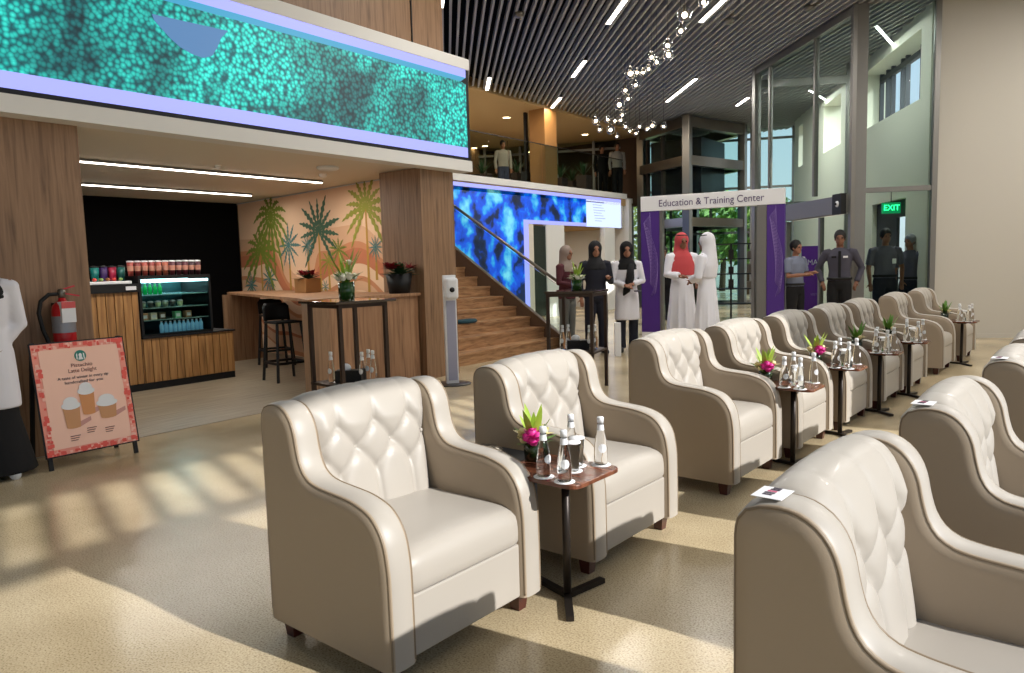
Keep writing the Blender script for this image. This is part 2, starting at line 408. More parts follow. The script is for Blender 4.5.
palm(261, 252, 0, 292, .66, 'grn', 13, .9)
palm(289, 245, 0, 292, .38, 'teal', 12, .1, True)
palm(308, 246, 0, 275, .19, 'teal', 12, .1, True)
palm(376, 247, 0, 280, .2, 'teal', 12, .1, True)
palm(339, 250, 0, 285, .27, 'grn', 9, .5)
palm(329, 262, 0, 290, .27, 'olive', 9, .5)
palm(270, 279, 0, 292, .27, 'teal', 12, .2, True)
palm(252, 285, 0, 293, .27, 'teal', 12, .2, True)
palm(326, 287, 0, 293, .14, 'teal', 8, .3)
# ---- cafe ceiling lights
def lbar(nm, lab, p, q, z, w=.05, m=M_lampon, pw=None):
    t = thing(nm, lab, 'light', (0, 0, 0)); c = (Vector(p)+Vector(q))/2; t.location = (c.x, c.y, z)
    a = Vector(p)-c; b = Vector(q)-c
    MB().bar(a, b, w+.03, -.004, .02).build('housing', M_alu, t)
    MB().bar(a, b, w, -.016, -.005).build('diffuser', m, t)
    return t
lbar('linear_ceiling_light', 'long linear light on the cafe ceiling, nearer of two', (-8.25, 2.9), (-8.25, 6.6), 2.595, .035)
lbar('linear_ceiling_light', 'shorter linear light on the cafe ceiling, farther of two', (-10.3, 3.9), (-10.3, 6.86), 2.595, .035)
for nm, px, py, r, lab, cat in (('smoke_detector', 328, 168.5, .13, 'round white disc fixture on the cafe ceiling', 'detector'), ('sprinkler_head', 218, 167, .035, 'small sprinkler head on cafe ceiling between the linear lights', 'sprinkler'), ('ceiling_sensor', 323, 175.5, .05, 'small round sensor on the cafe ceiling beside the larger disc', 'sensor')):
    p = onz(px, py, 2.6)
    o = MB().lathe([(r, .02), (r, 0), (r*.8, -.02), (r*.3, -.03), (.004, -.03)], n=20).build(nm, M_white, loc=(p.x, p.y, 2.6)); tag(o, lab, cat)
# ---- second floor, reef screen wall
XB = -11.
struct(MB().box(-11.25, XB-.03, 7.9, 15.18, 0, 3.1).build('wall_reef', M_white))
struct(MB().box(-11.25, XB-.03, 15.18, 20.2, 2.42, 3.1).build('wall_reef_header', M_white))
struct(MB().box(-16.5, XB+.05, 7.12, 20.3, 3.30, 3.45).build('floor_upper', M_white))
struct(MB().box(-16.5, XB, 7.12, 20.3, 3.1, 3.3).build('floor_upper_edge', M_beige))
struct(MB().box(-16.5, XB-.02, 7.12, 22.5, ZC-.05, ZC+.2).build('ceiling_upper', M_beige))
struct(MB().box(-17, -16.5, 7, 23, 0, ZC).build('wall_upper_back', M_wood))
struct(MB().box(-16.5, -10.9, 20.3, 20.5, 0, 3.3).build('wall_lower_end', M_white))
struct(MB().box(-16.5, -11.6, 20.3, 21.9, 3.30, 3.45).build('floor_upper_end', M_white))
struct(MB().box(-16.9, -11.2, 21.9, 22.1, 3.2, ZC).build('wall_upper_end', mat('dark_walnut', (84, 60, 42), .6, bump=.1, bscale=12)))
rf = thing('reef_screen', 'L-shaped screen showing blue reef pictures behind the staircase', 'screen', (XB, 12, 0))
def rp(nm, m, y0, y1, z0, z1, o=0): return MB().box(o-.02, o, y0-12, y1-12, z0, z1).build(nm, m, rf)
rp('reef_picture', M_blue, 8, 15.05, .05, 3.18)
rp('reef_picture', M_blue, 15.05, 18.0, 2.52, 3.18)
rp('white_panel', M_pane, 18.0, 20.0, 2.42, 3.18)
rp('glowing_border', M_lav, 8, 20.0, 3.185, 3.27, .004)
rp('glowing_border', M_lav, 15.0, 15.2, .05, 2.46, .004)
rp('glowing_border', M_lav, 15.0, 18.0, 2.43, 2.52, .004)
# words and marks on the white panel are faint grey lines
b = MB()
for i in range(7): b.box(.001, .004, 6.35+.02*i % .3, 6.35+.5+.1*(i % 3), 3.04-.075*i, 3.05-.075*i)
b.box(.001, .004, 6.0, 7.0, 3.11, 3.135)
b.build('caption_lines', mat('caption_grey', (120, 120, 160), .5), rf)
# lower entrance beneath the screen
struct(MB().box(XB-.1, XB+.0, 15.2, 15.42, 0, 2.42).build('door_1', M_ceil))
struct(MB().box(XB-.08, XB-.03, 15.42, 16.0, 0.05, 2.38).build('window_1', mat('dark_green_glass', (26, 38, 34), .1, coat=.5)))
struct(MB().box(XB-.1, XB+.0, 16.0, 16.85, 0, 2.42).build('wall_entrance_left', M_white))
struct(MB().box(-16.4, XB-.1, 14, 20.3, 2.42, 2.5).build('ceiling_entrance', M_beige))
struct(MB().box(-14.3, -14.1, 14, 20.3, 0, 2.42).build('wall_entrance_back', M_wood))
struct(MB().box(XB-.1, XB+.06, 18.9, 19.5, 0, 2.42).build('wall_entrance_right', M_white))
for i, (px, py) in enumerate(((573, 240), (615, 240))):
    p = onz(px, py, 2.41)
    t = thing('downlight', ['round downlight over the entrance below the reef screen, left', 'round downlight over the entrance below the reef screen, right'][i], 'light', (p.x, p.y, 2.41))
    MB().lathe([(.09, .004), (.09, -.01), (.07, -.01)], n=16, close=False).build('trim_ring', M_white, t); MB().lathe([(.07, .002), (.07, -.004)], n=16).build('lamp_lens', M_lampw, t)
for i, (px, py) in enumerate(((506.5, 117.5), (585, 134.5), (485, 146), (474, 148), (623, 143), (527, 152))):
    p = onz(px, py, ZC-.055)
    t = thing('downlight', 'warm round downlight in the upper floor ceiling, %s from the left' % ['third', 'fifth', 'second', 'first', 'sixth', 'fourth'][i], 'light', (p.x, p.y, ZC-.055))
    MB().lathe([(.13, .004), (.13, -.01), (.1, -.01)], n=16, close=False).build('trim_ring', M_white, t); MB().lathe([(.1, .002), (.1, -.004)], n=16).build('lamp_lens', M_lampw, t)
# wooden column upstairs
struct(MB().box(-11.52, -11.03, 16.07, 16.62, 3.45, ZC-.05).build('wall_pillar_upper', mat('golden_wood', (150, 104, 54), .5, bump=.1, bscale=20)))
# glass balustrade upstairs
gb = thing('glass_balustrade', 'clear glass balustrade along the upper floor edge', 'balustrade', (-11.02, 7.4, 3.45))
for i in range(9): MB().box(-.008, .008, i*1.42, i*1.42+1.38, 0, 1.0).build('glass_pane', M_tint, gb)
MB().box(-.015, .015, 0, 12.78, 1.0, 1.02).build('handrail', M_darkmetal, gb)
# ---- end wall, right wall with the sun window
E0 = Vector((-1.85, 13.92)); ED = Vector((.906, .42)).normalized()
struct(MB().prism([E0, E0+ED*6.2, E0+ED*6.2+Vector((-.1, .25)), E0+Vector((-.1, .25))], 0, ZC+.2).build('wall_end', M_grey))
struct(MB().prism([E0+ED*.03-Vector((-.42, .906))*.012, E0+ED*6.1-Vector((-.42, .906))*.012, E0+ED*6.1, E0+ED*.03], 0, .07).build('baseboard_end', M_grey))
struct(MB().box(3, 3.2, 6.9, 17, 0, ZC+.2).build('wall_right', M_grey))
struct(MB().box(3, 3.2, -4, 6.9, 4.95, ZC+.2).build('wall_right_top', M_grey))
b = MB().box(3.0, 3.1, -4, 6.9, 4.10, 4.2)
y = -4.5
while y < 6.9:
    b.beam((3.05, y, 4.15), (3.05, y+.58, 4.97), .05, .125, (1, 0, 0)); y += .29  # unseen slanted bars, shaped to cast sun streaks across the floor
for y in (-3.9, -.62): b.box(3., 3.1, y-.03, y+.03, 0, 4.1)
struct(b.build('window_2', M_alu))
struct(MB().box(-6.6, 3.2, -4.2, -4, 0, ZC+.2).build('wall_front', M_white))
# ---- glass screen and wind lobby at the end
SDV = Vector((-.673, .74)).normalized()
P0 = E0 - ED*1.26; 
def on_end(x, y): return onl(x, y, E0, ED)
def barseg(name, m, *segs):
    b = MB()
    for a, c, w, z0, z1 in segs: b.bar(a, c, w, z0, z1)
    return struct(b.build(name, m))
EN = Vector((-ED.y, ED.x))
barseg('window_3', M_alu, (E0-ED*.08, E0, .12, 0, ZC), (P0, P0+ED*.18, .16, 0, ZC), (P0+ED*.18, E0-ED*.08, .08, 2.43, 2.51), (P0+ED*.18, E0-ED*.08, .08, 0, .06))
wg = MB().bar(P0+ED*.18, E0-ED*.08, .012, .06, ZC).build('window_pane', M_tint); wg.parent = bpy.data.objects['window_3']
def lob(t): return P0 + SDV*t
Ltot = 3.9
segs = [(lob(-.08), lob(.0), .16, 0, ZC), (lob(0), lob(Ltot), .12, ZC-.14, ZC), (lob(Ltot-.1), lob(Ltot+.06), .14, 0, ZC), (lob(1.25), lob(1.32), .08, 2.5, ZC), (lob(3.15), lob(3.22), .07, 0, ZC),
        (lob(1.0), lob(1.07), .08, 0, 2.1), (lob(2.3), lob(2.4), .1, 0, 2.1)]
barseg('window_4', M_alu, *segs)
hd = barseg('door_2', M_alu, (lob(-.0), lob(2.45), .22, 2.12, 2.42)); 
MB().bar(lob(.0)+Vector((-.12, -.1)), lob(.28)+Vector((-.12, -.1)), .1, 2.1, 2.44).build('door_end_cap', M_black, hd)
for a, c, z0, z1 in ((0, Ltot-.1, 2.44, ZC-.14), (2.4, Ltot-.1, .04, 2.44)):
    g = MB().bar(lob(a), lob(c), .012, z0, z1).build('window_pane', M_tint); g.parent = bpy.data.objects['window_4']
g = MB().bar(lob(.1), lob(1.0), .012, .04, 2.1).build('door_glass', M_tint, hd)
g = MB().bar(lob(1.1)+EN*.1, lob(2.3)+EN*.1, .012, .04, 2.1).build('door_glass', M_tint, hd)
c_ = onl(838, 206, lob(0)+Vector((-.15, -.12)), SDV)
t = thing('security_camera', 'small dome camera on the glass door header beside the end post', 'camera', (c_.x, c_.y, 2.27))
MB().ball((0, 0, 0), .055).build('dome', M_paper, t); MB().ball((-.03, -.035, 0), .026).build('lens', M_black, t)
# return frame at the far end of the lobby
R1p = lob(Ltot); R2p = R1p + Vector((.87, .5))*1.9
barseg('window_5', M_alu, (R1p, R2p, .1, ZC-.4, ZC-.25), (R2p-ED*.05, R2p+ED*.05, .1, 0, ZC), (R1p, R2p, .1, 2.5, 2.6))
# ---- inner wall with high windows seen through the glass
WB0 = Vector((-2.0, 14.15)); WBD = Vector((-.47, .88)).normalized()
def wb(px, py): p = onl(px, py, WB0, WBD); return (Vector((p.x, p.y))-WB0).dot(WBD), p.z
WN = Vector((WBD.y, -WBD.x))   # outwards (to +x)
def wseg(b, s0, s1, z0, z1, th=.5): b.prism([WB0+WBD*s0, WB0+WBD*s1, WB0+WBD*s1+WN*th, WB0+WBD*s0+WN*th], z0, z1)
b = MB()
holes = [(.45, 3.75, 4.03, 5.2), (5.3, 6.9, 4.05, 5.2), (9.2, 9.75, 4.05, 5.2)]
cur = 0
wseg(b, 0, 1.0, 0, 4.03); wseg(b, 1.0, 2.9, 2.42, 4.03); wseg(b, 2.9, 10.3, 0, 4.03); wseg(b, 0, 10.3, 5.2, ZC+.2)
for s0, s1, z0, z1 in holes: wseg(b, cur, s0, 4.03, 5.2); cur = s1
wseg(b, cur, 10.3, 4.03, 5.2)
struct(b.build('wall_inner', M_greenw))
b = MB()
for s in (.5, 1.35, 1.45, 2.2, 2.45, 3.0, 3.3, 3.7): b.prism([WB0+WBD*s+WN*.36, WB0+WBD*(s+.06)+WN*.36, WB0+WBD*(s+.06)+WN*.44, WB0+WBD*s+WN*.44], 4.03, 5.2)
b.prism([WB0+WBD*.45+WN*.36, WB0+WBD*3.75+WN*.36, WB0+WBD*3.75+WN*.44, WB0+WBD*.45+WN*.44], 5.02, 5.12)
struct(b.build('window_6', mat('window_frame_grey', (70, 74, 80), .5)))
# service opening: dark door + bright opening + lit sign
b = MB(); b.prism([WB0+WBD*1.75+WN*.1, WB0+WBD*2.9+WN*.1, WB0+WBD*2.9+WN*.16, WB0+WBD*1.75+WN*.16], 0, 2.1)
b.prism([WB0+WBD*1.0+WN*.1, WB0+WBD*2.9+WN*.1, WB0+WBD*2.9+WN*.16, WB0+WBD*1.0+WN*.16], 2.1, 2.42)
struct(b.build('door_3', mat('dark_door', (52, 50, 52), .6)))
exc = at(891, 208, 13.75)
ex = thing('exit_sign', 'green illuminated exit sign above the service door', 'sign', exc, YAW)
MB().box(-.17, .17, -.02, .02, -.1, .1).build('sign_box', mat('exit_dark', (6, 60, 34), .4, emit=(10, 120, 70), es=1.2), ex)
text('sign_lettering', 'EXIT', .15, mat('exit_green', (40, 255, 150), .4, emit=(50, 255, 150), es=3.2), ex, (0, -.024, 0), (PI/2, 0, 0), wid=.29)
MB().tube([(0, 0, .1), (0, 0, .35)], .01, 6).build('sign_bracket', M_alu, ex)
# ---- far curtain wall, trees, ground outside
FW0 = Vector((-17.5, 19.6)); FW1 = Vector((-6.3, 24.4)); fd = (FW1-FW0).normalized(); fl = (FW1-FW0).length
b = MB(); s = 0
while s < fl:
    b.bar(FW0+fd*s, FW0+fd*(s+.08), .12, 0, ZC+.1); s += 1.25
for z in (.0, 2.2, 3.6, ZC-.35): b.bar(FW0, FW1, .08, z, z+.07)
struct(b.build('window_7', M_alu))
g = MB().bar(FW0, FW1, .01, 0, ZC).build('window_pane', M_tint); g.parent = bpy.data.objects['window_7']
struct(MB().box(-60, 40, 25, 90, -.3, -.12).build('ground_outside', mat('pale_paving', (190, 180, 160), .8)))
# ================================================================== ELEVATOR
ec = onz(687, 114, ZC); 
el = thing('glass_elevator_shaft', 'steel framed glass lift shaft standing under the slatted ceiling', 'elevator', (ec.x, ec.y, 0))
eA = Vector((.25, 1)).normalized(); eB = Vector((-.86, .5)).normalized(); ea_, eb_ = 2.4, 2.35
cs = [Vector((0, 0)), eA*ea_*1.1, eA*ea_*1.1+eB*eb_, eB*eb_]
for i, c in enumerate(cs):
    w = .11
    MB().prism([c+Vector((-w, -w)), c+Vector((w, -w)), c+Vector((w, w)), c+Vector((-w, w))], 0, ZC-.02).build('corner_post', M_steel, el, bevel=.01)
for z0, z1 in ((ZC-.35, ZC-.06), (4.05, 4.32), (2.35, 2.6)):
    b = MB()
    for i in range(4): b.bar(cs[i], cs[(i+1) % 4], .2, z0, z1)
    b.build('ring_beam', M_steel, el)
for i in range(4):
    MB().bar(cs[i], cs[(i+1) % 4], .015, .05, ZC-.4).build('glass_wall', M_tint, el)
b = MB(); cc = (cs[0]+cs[2])/2
b.prism([cc+Vector((-.9, -.9)), cc+Vector((.7, -.9)), cc+Vector((.7, .9)), cc+Vector((-.9, .9))], 3.3, ZC-.5)
b.build('lift_car', mat('car_dark', (40, 38, 38), .3, .4), el)
for i in (1.1, 1.9):
    MB().bar(eB*i-eA*.02, eB*(i+.1)-eA*.02, .1, .1, ZC-.4).build('guide_rail', M_darkmetal, el)
# display frame of dark metal beyond the sign
p = at(731, 300, 17.5)
ds = thing('metal_display_rack', 'black metal rack of small displays seen through the sign arch', 'rack', (p.x, p.y, 0), math.radians(20))
for x in (-.55, 0, .55):
    for y in (-.2, .2): MB().box(x-.02, x+.02, y-.02, y+.02, 0, 1.75).build('upright', M_black, ds)
for z in (.35, .7, 1.05, 1.4, 1.75):
    b = MB().box(-.57, .57, -.2, .2, z-.015, z+.01); b.build('shelf', M_black, ds)
for i in range(9):
    x = -.42+.42*(i % 3); z = .71+.35*(i//3)
    o = MB().box(-.06, .06, -.05, .05, 0, .16+.05*(i % 2)).build('display_box', [M_paper, M_darkmetal, M_steel][i % 3], loc=(p.x+x*math.cos(.35), p.y+x*math.sin(.35), z), rz=.35)
    tag(o, 'small display box on the black rack, %s from lower left' % ORD[i], 'box', 'small boxes on the black rack')
# ================================================================== STAIRS
ST = 10.23; SR = .173
b = MB(); xs = [-6.81]+[-7.10-.287*i for i in range(11)]
for k in range(11):
    b.box(xs[k+1]-.25 if k < 10 else xs[k+1]-.1, xs[k], 7.64, ST-.04, SR*k if k else 0, SR*(k+1))
    b.box(xs[k]-.02, xs[k]+.015, 7.64, ST-.04, SR*(k+1)-.035, SR*(k+1)+.002)
stairs = struct(b.build('floor_stairs', M_stair))
b = MB(); a0 = (-6.75, .1); 
pts = [(-6.6, 0), (-6.6, .10), (-9.9, 2.30), (-9.9, 0)]
vs = [(x, ST-.04, z) for x, z in pts]+[(x, ST+.06, z) for x, z in pts]
b.add(vs, [(0, 1, 2, 3), (7, 6, 5, 4)]+[(i, (i+1) % 4, 4+(i+1) % 4, 4+i) for i in range(4)])
struct(b.build('trim_4', mat('brown_stringer', (98, 76, 58), .5)))
hr = thing('stair_handrail', 'metal handrail on glass along the right side of wooden stairs', 'handrail', (-6.6, ST, 0))
MB().tube([(0, 0, .96), (-2.5, 0, 2.52), (-3.3, 0, 3.0)], .025, 10).build('rail', M_steel, hr)
b = MB(); pts = [(-.05, .16), (-.05, .93), (-3.25, 2.93), (-3.25, 2.24)]
vs = [(x, -.006, z) for x, z in pts]+[(x, .006, z) for x, z in pts]
b.add(vs, [(0, 1, 2, 3), (7, 6, 5, 4)]+[(i, (i+1) % 4, 4+(i+1) % 4, 4+i) for i in range(4)]); b.build('glass_pane', M_tint, hr)
p = onz(466, 321, SR*3); xk = -7.38
cu = MB().lathe([(.02, 0), (.2, .005), (.235, .03), (.2, .06), (.02, .07)], n=24).build('seat_cushion', mat('teal_cushion', (30, 66, 76), .8), loc=(-7.45-.0, p.y*7.45/abs(p.x), SR*3+.003))
cu.scale = (.55, 1, 1); tag(cu, 'dark teal flat seat cushion lying on a wooden step', 'cushion')

# ================================================================== CAFE COUNTER
XK = -8.93
kc = thing('cafe_counter', 'timber clad cafe counter with black base and lower right side', 'counter', (XK, 4.3, 0))
def planks(y0, y1, z0, z1, par):
    b = MB(); y = y0
    while y < y1-.02:
        w = min(.1, y1-y); b.box(-.02, 0, y+.004, y+w-.004, z0, z1); y += .1
    return b.build('plank_cladding', M_wood2, par, bevel=.003)
MB().box(-.8, -.02, -.95, .04, .08, 1.2).build('tall_body', M_black, kc)
MB().box(-.8, -.02, .04, 1.26, .08, .62).build('low_body', M_wood2, kc)
planks(-.95, .03, .09, 1.2, kc); planks(.05, 1.26, .09, .63, kc)
MB().box(-.78, .005, -.95, 1.24, 0, .085).build('plinth', M_black, kc)
MB().box(-.8, .02, -.95, .035, 1.2, 1.30).build('black_top', M_black, kc)
MB().box(-.8, .01, .05, 1.28, .625, .645).build('low_top', M_black, kc)
# display case
dc = thing('glass_display_case', 'lit glass food display case standing on the low counter', 'display case', (XK+.0, 4.35, .645))
MB().box(-.72, -.02, 0, .93, 0, .03).build('base', M_black, dc); MB().box(-.72, -.01, 0, .93, .70, .745).build('top', M_black, dc)
MB().box(-.74, -.70, 0, .93, .03, .7).build('back_panel', mat('case_back', (30, 60, 62), .4), dc)
for y in (0, .90): MB().box(-.72, -.01, y, y+.03, .03, .7).build('side_frame', M_black, dc)
MB().box(-.045, -.02, .03, .9, .66, .69).build('light_tube', mat('case_light', (255, 255, 255), .5, emit=(190, 245, 255), es=7), dc)
MB().box(-.7, -.5, .03, .9, .685, .697).build('light_tube', MATS['case_light'], dc)
for z in (.19, .34, .5): MB().box(-.68, -.06, .03, .9, z, z+.012).build('shelf', mat('shelf_glass', (180, 220, 215), .2, trans=.5), dc)
MB().box(-.018, -.012, .02, .91, .03, .7).build('front_glass', M_tint, dc)
def put(o, lab, cat, grp=None): return tag(o, lab, cat, grp)
bx, by, bz = XK, 4.35, .645
Mgb = mat('green_bottle_glow', (10, 150, 70), .2, emit=(10, 160, 70), es=.25)  # faint emission added so the bottles look lit
for i in range(5):
    t = thing('juice_bottle', 'green juice bottle on the top case shelf, %s from the left' % ORD[i], 'bottle', (bx-.15, by+.08+.062*i, bz+.513), 0, 'green bottles in the display case')
    MB().lathe([(.024, 0), (.025, .08), (.012, .115), (.012, .13)], n=12).build('bottle_body', Mgb, t); MB().lathe([(.014, .13), (.014, .145)], n=12).build('cap', M_paper, t)
for i in range(6):
    t = thing('dessert_cup', 'dessert cup with white lid on the middle case shelf, %s from the left' % ORD[i], 'cup', (bx-.15, by+.1+.095*i, bz+.353), 0, 'dessert cups in the display case')
    MB().lathe([(.026, 0), (.036, .06)], n=12).build('cup_body', [mat('dessert_a', (170, 180, 150), .5), mat('dessert_b', (90, 96, 90), .5), mat('dessert_c', (200, 210, 160), .5)][i % 3], t); MB().lathe([(.038, .06), (.03, .075), (.01, .08)], n=12).build('lid', M_paper, t)
for i in range(5):
    c = [(220, 160, 110), (230, 220, 190), (120, 110, 90), (120, 210, 150), (200, 150, 110)][i]
    t = thing('sandwich_pack', '%s sandwich pack on the lower case shelf' % ['orange', 'cream', 'brown', 'mint green', 'pale brown'][i], 'food pack', (bx-.15, by+.1+(.11 if i < 3 else .14)*i, bz+.202), 0, 'packs in the display case')
    MB().box(-.04, .04, -.04, .04, 0, .085).build('carton', mat('pack%d' % i, c, .5), t, bevel=.004); MB().box(.04, .042, -.025, .025, .02, .06).build('label_patch', M_paper, t)
Mw = mat('blue_water_glow', (130, 185, 210), .2, emit=(110, 170, 200), es=.2)  # slight glow put into the bottle colour to brighten it
for i in range(10):
    t = thing('water_bottle', 'small blue water bottle on the case floor, %s from the left' % ORD[i], 'bottle', (bx-.12, by+.3+.058*i, bz+.031), 0, 'blue water bottles in the display case')
    MB().lathe([(.024, 0), (.025, .09), (.012, .12), (.012, .13)], n=12).build('bottle_body', Mw, t); MB().lathe([(.013, .13), (.013, .142)], n=10).build('cap', M_paper, t)
# tumblers on the case
cr = [(150, 60, 52), (120, 44, 44), (160, 70, 60), (136, 50, 46), (160, 76, 60), (170, 90, 66), (84, 30, 42), (70, 28, 40), (92, 34, 46), (60, 28, 40), (74, 30, 44)]
for i in range(11):
    t = thing('paper_cup', '%s cup with pale lid on top of display case, %s from the left' % ('brick red' if i < 6 else 'dark maroon', ORD[i if i < 6 else i-6]), 'cup', (bx-.12, by-.03+.086*i, bz+.745), 0, 'cups lined up on the display case')
    cb = MB().lathe([(.028, 0), (.038, .165)], n=14).build('cup_body', mat('tumbler%d' % i, cr[i], .4), t)
    MB().lathe([(.041, .165), (.039, .18), (.02, .184)], n=14).build('lid', M_paper, t)
    MB().lathe([(.0335, .06), (.037, .12)], n=14, close=False).build('printed_band', mat('tumbler_band', (196, 140, 120), .5), cb)
for i, (y, c, nm) in enumerate(((-.52, (20, 110, 104), 'teal'), (-.36, (60, 36, 92), 'violet'), (-.18, (150, 30, 60), 'crimson'), (-.03, (24, 90, 84), 'dark teal'))):
    t = thing('tumbler', '%s tumbler standing on the tall black counter top' % nm, 'tumbler', (XK-.3, onx(96+8.8*i, 290, XK-.3).y, 1.30), 0)
    MB().lathe([(.035, 0), (.048, .2)], n=14).build('tumbler_body', mat('tum%d' % i, c, .3), t); MB().lathe([(.05, .2), (.045, .215), (.01, .22)], n=14).build('lid', M_black, t)
tr = tag(MB().box(-.12, .12, -.27, .27, 0, .035).build('serving_tray', M_paper, loc=(XK-.16, 4.02, 1.30), bevel=.006), 'white tray of samples on the tall counter top', 'tray')
for i in range(6):
    o = MB().ball((0, 0, .022), .026, (1, 1, .8), 10, 6).build('pastry', mat('pastry%d' % (i % 3), [(150, 96, 60), (190, 60, 50), (120, 150, 80)][i % 3], .6), loc=(XK-.16, 3.84+.075*i, 1.335))
    tag(o, 'small pastry on the white tray, %s from the left' % ORD[i], 'pastry', 'pastries on the white tray')
pc = tag(MB().box(-.004, .004, -.06, .06, 0, .045).build('price_card', M_paper, loc=(XK+.027, 4.24, 1.225)), 'small white price card on the black counter edge', 'card')
# ---- bar
bar = thing('wooden_bar_counter', 'long wooden cafe bar counter running from the pillar to the far leg', 'bar', (-6.9, 5.1, 0))
def pb(*pts): return [(x+6.9, y-5.1) for x, y in pts]
HB = 1.09
MB().prism(pb((-6.45, 4.9), (-6.45, 6.6), (-7.0, 6.6), (-10.3, 7.32), (-10.9, 7.0), (-10.75, 6.62), (-7.03, 5.2)), HB-.035, HB).build('bar_top', M_barwood, bar)
MB().prism(pb((-6.50, 5.2), (-6.50, 6.6), (-6.56, 6.6), (-6.56, 5.2)), 0, HB-.036).build('front_panel', M_barwood, bar)
MB().prism(pb((-6.47, 4.93), (-6.47, 5.19), (-6.97, 5.43), (-6.99, 5.22)), 0, HB-.036).build('near_leg', M_wood, bar)
MB().prism(pb((-10.5, 6.45), (-10.5, 7.05), (-10.62, 7.05), (-10.62, 6.45)), 0, HB-.036).build('far_leg', M_wood, bar)
# stools
def stool(x, y, rz, lab):
    t = thing('bar_stool', lab, 'stool', (x, y, 0), rz, 'black bar stools at the cafe bar')
    for sx in (-1, 1):
        for sy in (-1, 1):
            MB().beam((sx*.21, sy*.21, 0), (sx*.16, sy*.16, .74), .028, .028).build('leg', M_black, t)
    MB().box(-.18, .18, -.18, .18, .74, .765).build('seat', M_black, t, bevel=.01)
    b = MB(); z = .24
    for a, c in (((-1, -1), (1, -1)), ((1, -1), (1, 1)), ((1, 1), (-1, 1)), ((-1, 1), (-1, -1))): b.beam((a[0]*.195, a[1]*.195, z), (c[0]*.195, c[1]*.195, z), .024, .03)
    b.build('footrest', M_black, t)
    b = MB(); b.grid(lambda u, v: (-.18-.03*v-.05*math.sin(PI*u)*1, -.18+.36*u, .77+.22*v*(1 if 0 < u < 1 else .8)), 10, 4); 
    o = b.build('backrest', M_black, t); md = o.modifiers.new('t', 'SOLIDIFY'); md.thickness = .02
    return t
stool(-9.46, 6.57, math.radians(-20), 'black bar stool with curved back under the bar, farther from pillar')
stool(-8.05, 5.72, math.radians(-10), 'black bar stool nearer the pillar, mostly behind the near bar leg')
# potted plants on the bar
def leafy(b, c, n, L, wid, spread, up=1., seed=1, curve=.4):
    rnd = random.Random(seed)
    for i in range(n):
        a = 2*PI*i/n + rnd.uniform(-.3, .3); tilt = rnd.uniform(.15, 1)*spread; l = L*rnd.uniform(.7, 1.1); N = 6
        dx, dy = math.cos(a), math.sin(a); vs = []
        for j in range(N+1):
            u = j/N; r = l*u*math.sin(tilt)*(1+curve*u); z = l*u*math.cos(tilt)*up*(1-.25*curve*u*u); w = wid*math.sin(PI*(.08+.92*u))**.8*.5 if j < N else .0008
            x, y = c[0]+dx*r, c[1]+dy*r
            vs += [(x-dy*w, y+dx*w, c[2]+z), (x, y, c[2]+z-w*.25), (x+dy*w, y-dx*w, c[2]+z)]
        b.add(vs, [(3*j, 3*j+1, 3*j+4, 3*j+3) for j in range(N)]+[(3*j+1, 3*j+2, 3*j+5, 3*j+4) for j in range(N)], True)
    return b
def poin(x, y, lab, m, r, h, sq=False, s=1.):
    t = thing('potted_poinsettia', lab, 'plant', (x, y, HB))
    if sq: MB().box(-r, r, -r, r, 0, h).build('planter', m, t, bevel=.008)
    else: MB().lathe([(r*.78, 0), (r, h), (r*.9, h), (r*.85, h-.03)], n=20).build('planter', m, t)
    leafy(MB(), (0, 0, h-.02), 22, .2*s, .07*s, 1.5, .8, 3).build('leaves', M_dkgreen, t, recalc=False)
    b = MB()
    for k in range(5): leafy(b, (random.uniform(-.08, .08)*s, random.uniform(-.1, .1)*s, h+.05*s), 9, .12*s, .05*s, 1.45, .8, 11+k)
    b.build('red_bracts', M_redleaf, t, recalc=False)
poin(-6.63, 6.42, 'red poinsettia in a large black pot beside the pillar', M_black, .165, .24, s=1.15)
poin(-8.6, 6.55, 'red poinsettia in a square wooden planter on the bar', mat('planter_wood', (150, 108, 62), .6), .13, .2, True, .95)
# ---- sanitizer stand
t = thing('hand_sanitizer_stand', 'white hand sanitizer dispenser stand in front of the pillar', 'dispenser stand', (-5.88, 6.5, 0), math.radians(-35))
MB().lathe([(.22, 0), (.22, .01), (.2, .014)], n=28).build('base_plate', mat('plate_grey', (70, 66, 62), .3, .5), t)
MB().box(-.03, .03, -.075, .075, .012, 1.3).build('post', M_paper, t, bevel=.005)
MB().box(.03, .034, -.05, .06, .05, 1.0).build('post_insert', mat('insert_grey', (168, 168, 188), .4), t)
dsp = MB().box(.03, .15, -.07, .08, 1.02, 1.27).build('dispenser', M_paper, t, bevel=.03)
MB().lathe([(.03, -.004), (.03, .004)], n=16).build('sensor_window', M_black, dsp, loc=(.152, .0, 1.13)).rotation_euler = (0, PI/2, 0)

